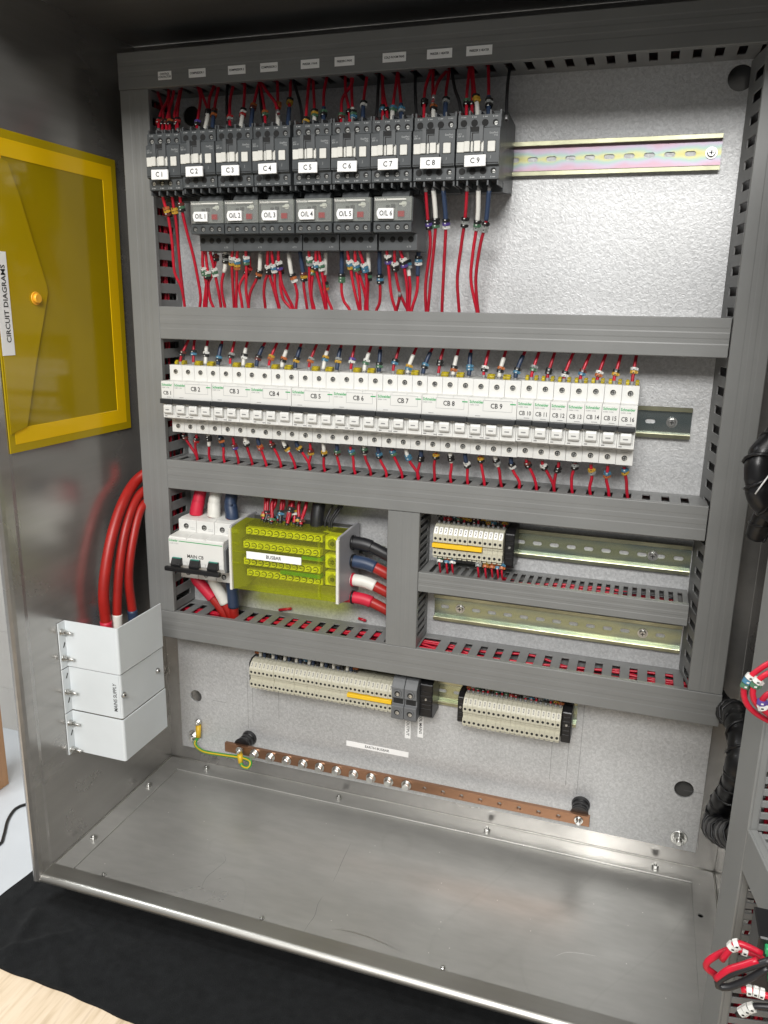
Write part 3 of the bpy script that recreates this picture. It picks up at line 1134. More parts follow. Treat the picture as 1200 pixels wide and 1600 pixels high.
# ================================================================== CONTACTORS
def contactor(screws):
    o = thing('contactor', 'x', 'contactor', (0, 0, 840.5), 'row of charcoal contactors')
    W = 44.6
    mb = MB()
    pr = [(-3, -35), (-50, -40), (-58, -40), (-58, -31), (-86, -31), (-86, -19), (-90, -17.5), (-90, 16.5), (-86, 18), (-86, 30), (-58, 30), (-58, 39), (-50, 39), (-3, 35)]
    mb.prof(pr, 0.2, W)
    # finger-safe dividers at both ends
    mb.mt(1)
    for z0, z1 in ((30, 34.5), (-36.5, -31)):
        for x in (0.2, 10.6, 21.4, 32.2, W - 2):
            mb.box(x, x + 1.8, -84, -60, z0, z1)
    mb.mt(2)
    for x in (2.4, 12.8, 23.8, 34.4):
        mb.box(x, x + 7.6, -82, -61, 29.8, 30.2)
        mb.box(x, x + 7.6, -82, -61, -31.2, -30.8)
    hx = (6.2, 17.2, 28.2, 38.8)
    for i, x in enumerate(hx):
        for z in (22.2, -23.2):
            r = 3.4 if i < 3 else 2.9
            q = MB()
            q.cyl((x, -86.25, z), (x, -86.0, z), r, 16)
            if screws or i == 3:
                q.mt(1)
                q.cyl((x + 0.7, -86.4, z - 0.8), (x + 0.7, -86.2, z - 0.8), r * 0.62, 12)
                q.mt(0)
                q.box(x - 1.0, x + 2.4, -86.5, -86.38, z - 1.1, z - 0.5)
            q.build('terminal_screw', ['dark', 'screw'], o)
    # little printed marks over the screws
    q = mb.mt(3)
    for x in hx:
        q.box(x - 2.6, x - 1.8, -86.12, -86.02, 27.2, 28.6).box(x - 0.8, x + 2.2, -86.12, -86.02, 27.4, 28.3)
        q.box(x - 2.6, x - 1.8, -86.12, -86.02, -29.6, -28.2).box(x - 0.8, x + 2.2, -86.12, -86.02, -29.4, -28.5)
    mb.mt(2)
    mb.box(14.8, 23.4, -90.2, -89.9, 13.2, 18)
    mb.box(0.6, W - 0.6, -90.2, -90.02, -16.6, -15.8)
    mb.box(0.5, 8.4, -90.15, -89.9, -6.3, 4.7).box(32.1, 40.9, -90.15, -89.9, -6.3, 4.7)
    mb.build('body', ['body', 'body2', 'dark', 'ghost'], o, 0.3)
    # carrier guides in the middle
    mb = MB()
    mb.box(10.6, 14.6, -92.5, -86, 3, 18.5).box(23.6, 27.8, -92.5, -86, 3, 18.5)
    mb.box(14.6, 23.6, -90.6, -90, 4.6, 13)
    mb.box(9.5, 29.5, -94, -90, -9.8, -6.8)
    mb.mt(1)
    mb.box(16, 17, -90.8, -90.55, 5, 12).box(16, 23, -90.8, -90.55, 11.6, 12.4)
    mb.build('carrier_guide', ['body2', 'dark'], o, 0.35)
    for x0, x1, y in ((0.9, 8.6, -91), (9.0, 14.6, -94), (15.4, 17.6, -91.5), (19.2, 25.6, -94), (26.2, 28.6, -91.5), (32.6, 40.4, -91)):
        MB().box(x0, x1, y, -89.5, -5.8, 4.2).build('window_cover', 'btn', o, 0.4)
    text('EasyPact\nTVS', 2.5, 'ghost', o, (42.6, -90.1, 10.5), align='RIGHT')
    text('LC1\nE09 10', 2.3, 'ghost', o, (1.4, -90.1, 10.5), align='LEFT')
    text('J', 3.2, 'ghost', o, (36.2, -90.1, -10.5))
    MB().box(10.2, 32.2, -96.5, -94.2, -20.6, -9.9).build('name_plate', 'label', o, 0.3)
    return o


CX = [15.3, 60.4, 106.4, 152, 200.6, 246.2, 291.5, 338, 384.2]
near = {1: 'leftmost of the row', 2: 'second from the left', 3: 'third from the left', 4: 'fourth from the left',
        5: 'in the middle of the row', 6: 'left of C7', 7: 'left of C8', 8: 'left of the last one', 9: 'at the right end of the row'}
cA = contactor(True)
cB = contactor(False)
usedA = usedB = False
for i in range(9):
    k = i + 1
    lab = 'charcoal contactor with white tag reading C%d, %s' % (k, near[k])
    opened = k in (1, 5, 6, 7)
    zc = 840.5 - (1.5 if k == 1 else 0)
    if opened and not usedA:
        o = cA
        usedA = True
        o.location = Vector((CX[i], 0, zc)) * S
        o['label'] = lab
    elif not opened and not usedB:
        o = cB
        usedB = True
        o.location = Vector((CX[i], 0, zc)) * S
        o['label'] = lab
    else:
        o = dup(cA if opened else cB, (CX[i], 0, zc), lab)
    npl = [c for c in o.children if c.name.startswith('name_plate')][0]
    npl.rotation_euler = (0, math.radians([0.8, -0.5, 0.3, -0.9, 0.5, 1.0, -0.4, 0.6, -1.0][i]), 0)
    UNIQUE.add(text('C %d' % k, 7.4, 'ink', npl, (21.2, -96.6, -15.3), bold=0.04, sx=0.92).name)


# ================================================================== OVERLOAD RELAYS
def overload():
    o = thing('overload_relay', 'x', 'overload relay', (0, 0, 772), 'row of overload relays under the contactors')
    W = 43.6
    MB().prof([(-25, -24), (-66, -24), (-66, -12), (-84.6, -12), (-84.6, -1.5), (-80, -0.5), (-80, 24), (-25, 24)], 0.3, W).build('body', 'body', o, 0.5)
    # block of main terminals standing lower and further back
    q = MB().box(1.0, W + 1.5, -66.5, -30, -29.5, -12.6)
    q.mt(1)
    for x in (5, 17, 26, 38):
        q.cyl((x, -66.9, -18), (x, -66.6, -18), 3.2, 16)
    q.build('lower_terminal_block', ['body2', 'dark'], o, 0.4)
    text('6 T3', 2.6, 'ghost', o, (36, -66.8, -25.8))
    for i, x in enumerate((6.0, 16.4, 27.6, 37.6)):
        q = MB()
        q.cyl((x, -84.9, -6.6), (x, -84.65, -6.6), 3.1, 16)
        q.mt(1)
        q.cyl((x + 0.7, -85.05, -7.2), (x + 0.7, -84.8, -7.2), 2.0, 10)
        q.mt(0)
        q.box(x - 0.8, x + 2.2, -85.15, -85.0, -7.6, -7.0)
        q.build('terminal_screw', ['dark', 'screw'], o)
    # face behind the clear flap
    q = MB().box(1.4, W - 1.2, -81.0, -80.1, 0.5, 23.5)
    f_ = q.build('face_plate', 'facegrey', o, 0.3)
    q = MB().box(26.5, W - 3, -81.6, -81.0, 2, 19)
    q.build('setting_panel', 'midgrey', o, 0.3)
    q = MB().box(19, 24, -81.6, -81.0, 13, 17)
    q.build('setting_panel', 'dark', o, 0.2)
    q = MB().cyl((33.8, -81.5, 17), (33.8, -82.2, 17), 3.0, 16)
    q.build('setting_dial', 'white2', o)
    q = MB().box(13.5, 17.5, -81.8, -81.0, 12, 16)
    q.build('test_slot', 'dark', o)
    MB().box(27.6, 35.0, -84.4, -81.5, 3.6, 9.6).build('reset_button', 'redbtn', o, 0.4)
    q = MB()
    q.box(0.8, W - 0.6, -84.6, -84.2, -0.2, 24.2).box(0.8, W - 0.6, -84.2, -80.2, 23.6, 24.2)
    q.box(W - 1.0, W - 0.6, -84.2, -80.2, -0.2, 23.6)
    q.build('clear_flap', 'gcover', o)
    q = MB().box(15.5, W - 6.5, -85.2, -84.65, 20.6, 22.0)
    q.build('flap_ridge', 'white2', o)
    q = MB().box(29, 36, -83.6, -81.6, 15.6, 17.6)
    q.build('pointer', 'white2', o, 0.2)
    text('Schneider', 3.4, 'white2', o, (8.2, -84.75, 21.4), bold=0.04)
    # coupling comb up to the contactor
    q = MB().prof([(-52, 24.2), (-74, 24.2), (-71, 29), (-66, 33), (-52, 33)], 5.5, 36.5)
    for x in (8, 19, 30):
        q.box(x, x + 5, -68, -58, 33, 40)
    q.build('coupling_comb', 'body2', o, 0.4)
    q = MB().plate([(4.6, 6.0), (6.5, 1.8), (23.6, 1.8), (23.6, 12.6), (6.5, 12.6), (4.6, 9.0)], [], -87.2, -84.75)
    q.build('name_plate', 'label', o, 0.2)
    return o


OX = [67.5, 112, 156, 201.5, 247, 293.5]
posn = ['leftmost of the six', 'second from the left', 'third from the left', 'fourth from the left', 'fifth from the left', 'rightmost of the six']
ov = overload()
for i in range(6):
    lab = 'overload relay with clear flap and tag reading O/L %d, %s' % (i + 1, posn[i])
    if i == 0:
        o = ov
        o.location = Vector((OX[0], 0, 771)) * S
        o['label'] = lab
    else:
        o = dup(ov, (OX[i], 0, 771), lab)
    npl = [c for c in o.children if c.name.startswith('name_plate')][0]
    npl.rotation_euler = (0, math.radians([0.8, -0.5, 0.3, -0.9, 0.5, 1.0, -0.4, 0.6, -1.0][i]), 0)
    UNIQUE.add(text('O/L %d' % (i + 1), 7.4, 'ink', npl, (15.0, -87.3, 7.2), bold=0.04, sx=0.84).name)


# ================================================================== MINIATURE BREAKERS
def mcb(poles):
    o = thing('miniature_circuit_breaker', 'x', 'circuit breaker', (0, 0, 561), 'row of white miniature circuit breakers')
    W = 18 * poles
    mb = MB()
    pr = [(-5, -43), (-54, -43), (-54, -25), (-62, -25), (-72.5, -22), (-72.5, -5.5), (-73, -4.5), (-75, 2.5), (-75, 23), (-73.5, 24.2), (-54, 24.2), (-54, 43), (-5, 43)]
    for k in range(poles):
        mb.prof(pr, 18 * k + 0.18, 18 * k + 17.82)
    mb.box(0.35, W - 0.35, -75.25, -74, 3.2, 22.6)
    for k in range(poles):
        for z in (34.8, -35.2):
            x = 18 * k + 9
            s_ = MB()
            s_.mt(2).cyl((x, -54.35, z), (x, -54.0, z), 4.3, 18)
            s_.mt(0).cyl((x, -54.6, z), (x, -54.3, z), 3.0, 14)
            s_.mt(1).cyl((x + 0.25, -54.8, z - 0.4), (x + 0.25, -54.55, z - 0.4), 2.3, 12)
            s_.mt(0).box(x - 1.5, x + 1.9, -54.95, -54.78, z - 0.7, z - 0.15).box(x - 0.1, x + 0.55, -54.96, -54.78, z - 1.9, z + 1.3)
            s_.build('terminal_screw', ['dark', 'screw', 'white2'], o)
    MB().box(-0.1, W + 0.1 - 0.5, -79.5, -73.5, -3.6, 2.4).build('handle_bar', 'toggle', o, 0.9, seg=2)
    for k in range(poles):
        t_ = MB().mt(0).prof([(-72, -17.5), (-75.5, -16.8), (-77.2, -14.5), (-77.4, -7.5), (-76.2, -4.6), (-72, -4.2)], 18 * k + 3.0, 18 * k + 15.0).build('toggle', 'white', o, 1.2, seg=3)
        MB().box(18 * k + 6.2, 18 * k + 11.4, -77.6, -77.35, -11.9, -10.7).build('toggle_mark', 'grey_ink', t_)
        mb.mt(2).box(18 * k + 1.9, 18 * k + 2.2, -72.9, -72.45, -18.5, -4.6).box(18 * k + 15.9, 18 * k + 16.2, -72.9, -72.45, -18.5, -4.6)
    q = mb.mt(1)
    for k in range(poles):
        q.box(18 * k + 4.2, 18 * k + 13.8, -54.12, -54.02, -27.4, -26.9)
        q.box(18 * k + 4.2, 18 * k + 11.8, -54.12, -54.02, -29.0, -28.6)
    q.box(2, 5.5, -72.75, -72.55, -20.6, -19.4)
    if poles > 1:
        q.box(14, 18, -72.75, -72.55, -20.8, -19.8).box(20, 25, -72.75, -72.55, -20.8, -19.8)
    q.box(8, 14, -75.5, -75.3, 4.2, 4.7)
    mb.build('body', ['white', 'grey_ink', 'ghost'], o, 0.35)
    text('Schneider', 4.6 if poles > 1 else 4.3, 'green_ink', o, (1.2, -75.4, 19.6), align='LEFT', bold=0.05, sx=0.86, name='green_lettering')
    text('iC60H  C10A', 1.9, 'grey_ink', o, (1.4, -75.4, 16.2), align='LEFT', name='small_lettering')
    if poles > 1:
        MB().box(W - 7.4, W - 1.2, -75.45, -75.3, 18.2, 19.4).build('green_flash', 'green_ink', o)
        MB().plate([(16.5, 10.0), (W - 5, 10.0), (W - 5, 22.0), (16.5, 22.0)], [[(16.8, 10.3), (W - 5.3, 10.3), (W - 5.3, 21.7), (16.8, 21.7)]], -75.45, -75.3).build('label_outline', 'ghost', o)
    # yellow clear shutters over the wire entries
    xs = [18 * k - 4.5 for k in (1, 2)] if poles > 1 else [2.5, 12.5]
    for x in xs:
        q = MB()
        q.prof([(-38, 43), (-47, 43), (-47, 46), (-44, 48.5), (-38, 48.5)], x + 0.4, x + (8.8 if poles > 1 else 4.2))
        q.build('terminal_shutter', 'ycap', o, 0.5)
    return o


m1, m3 = mcb(1), mcb(3)
MX0 = 9.8
pole = 0
u1 = u3 = False
bx_centres = []
for i in range(16):
    k = i + 1
    n = 3 if 2 <= k <= 9 else 1
    x = MX0 + 18 * pole
    where = 'at the left end of the row' if k == 1 else 'at the right end of the row' if k == 16 else 'between CB %d and CB %d' % (k - 1, k + 1)
    lab = 'white %s circuit breaker marked CB %d, %s' % ('three-pole' if n == 3 else 'single-pole', k, where)
    src = m3 if n == 3 else m1
    if (n == 3 and not u3) or (n == 1 and not u1):
        o = src
        o.location = Vector((x, 0, 561)) * S
        o['label'] = lab
        if n == 3:
            u3 = True
        else:
            u1 = True
    else:
        o = dup(src, (x, (i * 7 % 5 - 2) * 0.25, 561 + (i * 3 % 4 - 1.5) * 0.2), lab)
    if n == 3:
        UNIQUE.add(text('CB %d' % k, 7.6, 'ink', o, (31.5, -75.5, 15.8), bold=0.03, sx=0.86, name='black_lettering').name)
    else:
        UNIQUE.add(text('CB %d' % k, 6.6, 'ink', o, (9.1, -75.5, 9.4), bold=0.0, sx=0.92 if k < 10 else 0.80, name='black_lettering').name)
    for p in range(n):
        bx_centres.append((k, p, n, x + 18 * p + 9))
    pole += n

# ================================================================== MAIN BREAKER
mc = thing('main_circuit_breaker', 'large white three-pole breaker marked MAIN CB with black handle bar', 'circuit breaker', (15.8, 0, 362))
mb = MB()
pr = [(-6, -41.5), (-60, -41.5), (-60, -24), (-80, -21), (-86, -14), (-86, 19), (-84, 23), (-60, 24.5), (-60, 40), (-52, 41.5), (-6, 41.5)]
for k in range(3):
    mb.prof(pr, 27 * k + 0.25, 27 * k + 26.75)
mb.box(0.6, 80.4, -86.3, -84, -10, 21.5)
mb.build('body', 'white', mc, 0.5)
for k in range(3):
    for z in (31.5, -34):
        x = 27 * k + 12
        q = MB().cyl((x, -60.5, z), (x, -60.05, z), 3.6, 16)
        q.mt(1).cyl((x + 0.5, -60.8, z - 0.5), (x + 0.5, -60.4, z - 0.5), 2.5, 12)
        q.mt(0).box(x - 1.8, x + 2.6, -60.9, -60.75, z - 0.8, z - 0.2)
        q.build('terminal_screw', ['dark', 'screw'], mc)
    q = MB().box(27 * k + 18, 27 * k + 25, -60.15, -60.03, 29.5, 29.9).box(27 * k + 18, 27 * k + 25, -60.15, -60.03, 27.5, 27.9)
    q.build('printed_mark', 'ghost', mc)
    MB().prof([(-84, -14), (-93, -17), (-93, -12.5), (-88.5, -4.5), (-84, -4.5)], 27 * k + 6, 27 * k + 20.5).build('toggle', 'black', mc, 0.6)
    MB().box(27 * k + 7, 27 * k + 19.5, -88.9, -87.2, -5.6, -4.2).build('toggle_flash', 'teal', mc)
MB().box(-1.2, 80.5, -97, -91, -21.5, -15.2).build('handle_bar', 'black', mc, 1.8, seg=3)
q = MB().prof([(-62, -20), (-84, -19), (-84, 12), (-70, 20), (-62, 20)], 81.1, 83.6).build('side_lever', 'midgrey', mc, 0.5)
MB().box(16, 80, -86.55, -86.3, 17.6, 18.5).build('green_line', 'green_ink', mc)
text('Schneider', 4.2, 'green_ink', mc, (1.5, -86.4, 18.2), align='LEFT', bold=0.05, sx=0.78, name='green_lettering')
text('C120N  C125A', 2.1, 'ghost', mc, (2, -86.4, 14.2), align='LEFT', name='small_lettering')
text('MAIN CB', 6.4, 'ink', mc, (40, -86.45, -1.2), bold=0.03, sx=0.95, name='black_lettering')

# ================================================================== BUSBAR BOX
bb = thing('busbar_box', 'distribution block under a clear yellow cover with label BUSBAR', 'distribution block', (100, 0, 362))
W = 154
sidep = [(-8, -47), (-40, -49), (-80, -41), (-81, -36), (-81, 42), (-78, 45), (-60, 45.5), (-34, 47), (-8, 47)]
MB().prof(sidep, 3, 6).build('end_plate', 'housing', bb, 0.6)
MB().prof(sidep, W - 3, W).build('end_plate', 'housing', bb, 0.6)
MB().box(6, W - 3, -16, -14.2, -44, 44).build('back_sheet', 'boxdark', bb)  # sheet added over the base to darken the gaps behind the bars
MB().box(6, W - 3, -14, -8, -44, 44).box(40, 70, -30, -14, 36, 42).box(118, 150, -44, -14, 30, 40).build('base', 'housing', bb, 0.6)
rowz = [(33, -56), (16.5, -64), (-6, -64), (-24, -56)]
for i, (z, y) in enumerate(rowz):
    q = MB().box(14, 122, y, y + 9, z - 4.5, z + 4.5)
    br_ = q.build('brass_bar', 'brass', bb, 0.4)
    for k in range(11):
        x = 20 + 9.6 * k
        s_ = MB().mt(1).cyl((x, y - 0.3, z), (x, y - 0.05, z), 4.0, 14)
        s_.mt(0).cyl((x, y - 0.3, z), (x, y - 2.6, z), 3.3, 12, 2.9)
        s_.mt(1).box(x - 2.2, x + 2.2, y - 2.75, y - 2.55, z - 0.5, z + 0.5)
        s_.build('screw', ['brass', 'dark'], br_)
    MB().box(8, 128, y + 9, -14, z - 6, z + 6).build('bar_support', 'boxdark', bb, 0.4)
MB().box(96, 124, -63, -52, 5.5, 9.5).build('teal_strip', 'teal', bb)
MB().box(66, 122, -63, -52, -18, -13).build('teal_strip', 'teal', bb)
for z in (31, 7, -16):
    s_ = MB().box(128, 149, -62, -20, z - 9, z + 9)
    s_ = s_.build('lug_block', 'brass', bb, 0.6)
    MB().cyl((139, -62, z), (139, -65, z), 6.5, 20).mt(1).cyl((139, -65.2, z), (139, -65, z), 3.4, 6).build('screw', ['steel_bolt', 'dark'], s_)
# clear cover: front, top, bottom sheets plus ribs
q = MB()
q.box(6.3, W - 3.3, -80, -78.8, -6, 42)
q.prof([(-78.8, -6.1), (-80, -6.1), (-78, -40), (-76.8, -40)], 6.3, W - 3.3)
q.prof([(-77, -40.2), (-78, -40.2), (-44, -47.4), (-42, -46.2)], 6.3, W - 3.3)
q.prof([(-79, 42.1), (-80, 42.1), (-58, 45.2), (-40, 46.2), (-40, 45)], 6.3, W - 3.3)
cv = q.build('clear_cover', 'ycover', bb)
q = MB().box(126, 129, -82.2, -80.1, -36, 42).box(7, W - 4, -81.4, -80.1, 11.5, 12.7).box(8, 16, -82, -80.1, 22, 24).box(8, 18, -82, -80.1, -4, -2.5).box(8, 16, -82, -80.1, 36, 42)
q.build('cover_rib', 'ycover', cv)
MB().box(W - 3.4, W + 0.4, -83, -78, -41, 42).build('cover_edge', 'white2', bb, 0.6)
MB().box(3.0, 6.4, -83, -78, -41, 42).build('cover_edge', 'white2', bb, 0.6)
q = MB().box(28, 104, -82.2, -81.6, 4.6, 14.0).build('tape_label', 'label', bb)
q.rotation_euler = (0, 0, 0)
text('BUSBAR', 6.6, 'ink', q, (66, -82.3, 9.2), bold=0.03, sx=0.9)


# ================================================================== TERMINAL BLOCKS
def terminal(grp, tagmat='label'):
    o = thing('terminal_block', 'x', 'terminal', (0, 0, 0), grp)
    pr = [(-6, -18), (-22, -20), (-42, -16), (-46, -15), (-46, -6.5), (-42.5, -5.5), (-42.5, -2.0), (-44, -1.2), (-42.5, -0.4), (-42.5, 1.6), (-46, 2.6),
          (-46, 12), (-40, 19.5), (-34, 22), (-22, 22), (-6, 18)]
    q = MB().prof(pr, 0.12, 5.98).mt(1)
    q.cyl((3.05, -46.3, 7.0), (3.05, -46.0, 7.0), 1.75, 10)
    q.cyl((3.05, -46.3, -11.0), (3.05, -46.0, -11.0), 1.75, 10)
    q.build('body', ['beige', 'dark'], o)
    q = MB().prof([(-45.2, 13.6), (-46.0, 13.0), (-40.6, 19.8), (-39.8, 20.2)], 1.0, 5.1)
    q.mt(1).prof([(-44.7, 15.2), (-45.1, 15.0), (-42.1, 18.9), (-41.7, 19.0)], 2.2, 3.9)
    q.mt(0).prof([(-44.9, 16.3), (-45.3, 16.2), (-43.3, 18.2), (-42.9, 18.3)], 2.7, 3.4)
    q.build('marker_tag', [tagmat, 'grey_ink'], o)
    q = MB().box(0.8, 5.2, -44, -36, -17.9, -16.6)
    q.build('foot_tab', 'beige', o)
    return o


def plain_tag(o, m0):
    pass


def endclamp(label, x0, x1, zc, zr=(-22, 21)):
    o = thing('end_clamp', label, 'end clamp', (x0, 0, zc))
    w_ = x1 - x0
    MB().prof([(-2, zr[0]), (-30, zr[0] - 1), (-38, zr[0] + 4), (-38, zr[1] - 5), (-30, zr[1]), (-2, zr[1])], 0.2, w_ - 0.2).build('body', 'black', o, 0.8)
    q = MB()
    for z in (-12, -6, 0, 6, 12):
        q.box(1.5, w_ - 1.5, -38.8, -38, z - 1.6, z + 1.6)
    q.build('rib', 'black', o, 0.3)
    MB().cyl((w_ / 2, -38.9, 3), (w_ / 2, -39.6, 3), 1.6, 10).build('screw', 'screw', o)
    return o


RT = random.Random(9)
base_t = None
rows = [('small upper terminal row', 14, 363, 402.5), ('long lower left terminal row', 34, 108.3, 182.5), ('lower right terminal row', 20, 409.5, 182.0)]
for rn, n, x0, zc in rows:
    if rn.startswith('long'):
        base_t = None
    for k in range(n):
        where = 'leftmost' if k == 0 else 'rightmost' if k == n - 1 else ordn(k) + ' from the left'
        lab = 'beige terminal block, %s in the %s' % (where, rn)
        if base_t is None:
            base_t = terminal('beige terminals in the ' + rn, 'label' if rn.startswith('small') else 'beige_tag')
            o = base_t
            o.location = Vector((x0, 0, zc)) * S
            o['label'] = lab
        else:
            o = dup(base_t, (x0 + 6.1 * k + RT.uniform(-0.04, 0.04), RT.uniform(-0.5, 0.5), zc + RT.uniform(-0.15, 0.15)), lab, 'beige terminals in the ' + rn)
for lab, x0, x1, zc in (('yellow jumper strip across the small upper terminal row', 362.6, 424, 402.5), ('yellow jumper strip at the right of the long lower terminal row', 253.5, 315.4, 182.5)):
    o = thing('jumper_strip', lab, 'jumper', (x0, 0, zc))
    MB().box(0, x1 - x0, -49.2, -43, -3.9, 1.2).build('strip', 'yellow', o, 0.4)
for rn, x0, x1, zc in (('small upper', 424.4, 448.6, 402.5), ('long lower left', 108.3, 253, 182.5), ('lower right', 409.5, 531.5, 182)):
    pass
endclamp('black end clamp at the right of the small upper terminal row', 449.4, 461, 402.5, (-24, 24))
endclamp('thin black end clamp left of the long lower terminal row', 103.5, 107.8, 182.5)
endclamp('black end clamp beside the two grey terminals', 350.5, 368, 186, (-26, 28))
endclamp('black end clamp left of the lower right terminal row', 401, 409, 184)
endclamp('black end clamp right of the lower right terminal row', 532.2, 544, 184, (-25, 24))


def bigterm():
    o = thing('grey_terminal_block', 'x', 'terminal', (0, 0, 0), 'two large grey terminals')
    pr = [(-6, -24), (-50, -25), (-52, -23), (-52, -6), (-48, -4), (-48, 4), (-52, 6), (-52, 20), (-44, 30), (-20, 34), (-6, 30)]
    MB().prof(pr, 0.2, 16.8).build('body', 'midgrey', o, 0.5)
    for z in (12.5, -14):
        q = MB().cyl((8.5, -53.4, z), (8.5, -52, z), 5.4, 18, 5.8)
        q.mt(1).cyl((8.5, -53.6, z), (8.5, -53.3, z), 3.9, 14)
        q.mt(2).cyl((9, -53.8, z - 0.6), (9, -53.5, z - 0.6), 2.5, 12)
        q.build('screw_socket', ['midgrey', 'dark', 'screw'], o)
    MB().box(2, 15, -48.4, -47.9, -3.4, 3.4).build('centre_slot', 'dark', o)
    MB().box(0.4, 16.6, -45, -30, 24, 26).build('ridge', 'body2', o, 0.3)
    return o


g_ = bigterm()
g_.location = Vector((316.2, 0, 185.5)) * S
g_['label'] = 'left one of the two large grey terminals'
dup(g_, (333.4, 0, 185.5), 'right one of the two large grey terminals, next to the black clamp')

# ================================================================== EARTH BAR
eb = thing('earth_bar', 'long copper earth bar with a line of silver bolts near the bottom', 'busbar', (58, -27, 57.5))
mb = MB()
hx_ = [104.6 + 25.45 * k for k in range(19)]
hl = [circ(x - 58, -5.3, 2.6, 14) for x in hx_[10:18]]
mb.plate([(-2, -12), (518, -12), (518, 2.5), (-2, 2.5)], hl, -2.5, 2.5)
mb.build('bar', 'copper', eb, 0.4)
for k in range(10):
    x = hx_[k] - 58
    q = MB().cyl((x, -2.6, -5.3), (x, -4, -5.3), 7.0, 18)
    q.cyl((x, -4, -5.3), (x, -5.2, -5.3), 5.6, 16)
    q.cyl((x, -5.2, -5.3), (x, -10, -5.3), 5.4, 6)
    q.cyl((x, 2.6, -5.3), (x, 11, -5.3), 3, 10)
    q.cyl((x, 3, -5.3), (x, 7, -5.3), 5.0, 6)
    q.build('bolt', 'steel_bolt', eb, 0.5)
for x in (81 - 58, 562.5 - 58):
    q = MB().cyl((x, 27, -1), (x, 20, -1), 12, 20, 10.5).cyl((x, 20, -1), (x, 10, -1), 10.5, 20, 10.5).cyl((x, 10, -1), (x, 2.6, -1), 10.5, 20, 12)
    q.build('insulator', 'black', eb)
    q = MB().cyl((x, -2.6, -5), (x, -3.6, -5), 5.6, 16)
    q.cyl((x, -3.6, -5), (x, -7.6, -5), 4.2, 6)
    q.cyl((x, -7.6, -5), (x, -10.5, -5), 2.6, 10)
    q.build('fixing_nut', 'steel_bolt', eb, 0.4)

q0 = aY(310, 1130, -6)
pts = [aY(310, 1150, -8), aY(305, 1163, -12), aY(318, 1174, -22), aY(345, 1179, -28), aY(378, 1184, -34), aY(391, 1190, -40), aY(388, 1199, -44), aY(379, 1197, -42), aY(375, 1188, -38)]
o = thing('earth_wire', 'green and yellow earth wire from the plate stud to the copper bar', 'wire', pts[0])
path = [p - pts[0] for p in spline(pts, 2)]
MB().tube(path, 2.5, 10).build('insulation', 'gy_g', o)
side = [p + Vector((0.4, -1.7, 0.9)) for p in path]
MB().tube(side[3:-3], 1.15, 6).build('yellow_stripe', 'lug', o)
a, b = aY(310, 1133, -5) - pts[0], aY(310, 1152, -9) - pts[0]
MB().cyl(a, b, 4.2, 12, 3.8).build('lug_sleeve', 'lug', o)
q = MB()
e1 = aY(310, 1128, -3) - pts[0]
q.cyl(e1, e1 + Vector((0, -1.5, 0)), 5, 16)
hexbolt(q, e1 + Vector((0, -1.5, 0)), (0, -1, 0), 4, 3.5, 3)
q.build('lug_bolt', 'steel_bolt', o, 0.3)
a, b = aY(375, 1178, -36) - pts[0], aY(376, 1192, -39) - pts[0]
MB().cyl(a, b, 4.0, 12, 3.6).build('lug_sleeve', 'lug', o)
e1 = aY(375, 1171, -31) - pts[0]
q = MB().cyl(e1 + Vector((0, -2, 0)), e1 + Vector((0, -3.4, 0)), 5.2, 16)
q.build('lug_ring', 'steel_bolt', o)

# ================================================================== MAINS SHROUD
sh = thing('cable_shroud', 'white folded sheet shroud marked MAINS SUPPLY bolted to the left wall', 'cable cover', (-45, -165, 84))
zs = [294.5, 232, 171, 112]
XE, YE = 7, -191
for k in range(3):
    z1, z0 = zs[k], zs[k + 1]
    off = 0.0 if k != 1 else 1.2
    t_ = 1.6
    xe = XE - off
    ye = YE + off
    arc = [(xe - 3.2 + 3.2 * math.sin(math.radians(a_)), ye + 3.2 - 3.2 * math.cos(math.radians(a_))) for a_ in range(0, 91, 15)]
    arci = [(xe - 3.2 + 1.6 * math.sin(math.radians(a_)), ye + 3.2 - 1.6 * math.cos(math.radians(a_))) for a_ in range(90, -1, -15)]
    out = [(XL + 0.4, -203), (XL + 2.0, -203), (XL + 2.0, ye)] + arc + [(xe, -97), (xe - t_, -97)] + arci + [(XL + 0.4, ye + t_)]
    q = MB().profz(out, z0 + 0.6, z1 - 0.4 - (0.5 if k else 0))
    q.v = [(x + 45, y + 165, z - 84) for x, y, z in q.v]
    q.build('cover', 'enamel', sh, 0.25)
for (u, v) in ((92, 988), (97, 1028), (103, 1080), (108, 1128), (113, 1168)):
    p = aX(u + 3, v, XL + 2)
    p.y = -197.5
    q = MB()
    hexbolt(q, (p.x + 45, p.y + 165, p.z - 84), (1, 0, 0), 3.6, 4, 9, 4.6)
    q.build('stud', 'steel_bolt', sh, 0.3)
q = MB()
for z in (264, 222, 188, 142):
    q.prof([(-197.5, z - 4), (-195.5, z - 4), (-193, z + 1), (-194, z + 3)], XL + 2.05, XL + 2.2)
q.v = [(x + 45, y + 165, z - 84) for x, y, z in q.v]
q.build('slot_mark', 'dark', sh)
for p in (aX(193, 1086, XE - 1.2), aX(246, 1048, XE - 1.2)):
    q = MB().cyl((p.x + 45, p.y + 165, p.z - 84), (p.x + 48, p.y + 165, p.z - 84), 4.2, 14, 2.6)
    q.mt(1).cyl((p.x + 48, p.y + 165, p.z - 84), (p.x + 48.2, p.y + 165, p.z - 84), 1.4, 6)
    q.build('screw', ['steel_bolt', 'dark'], sh)
q = MB().box(-8 + 45, 3.5 + 45, YE + 165 + 0.85, YE + 165 + 1.15, 173 - 84, 230 - 84).build('tape_label', 'enamel', sh)
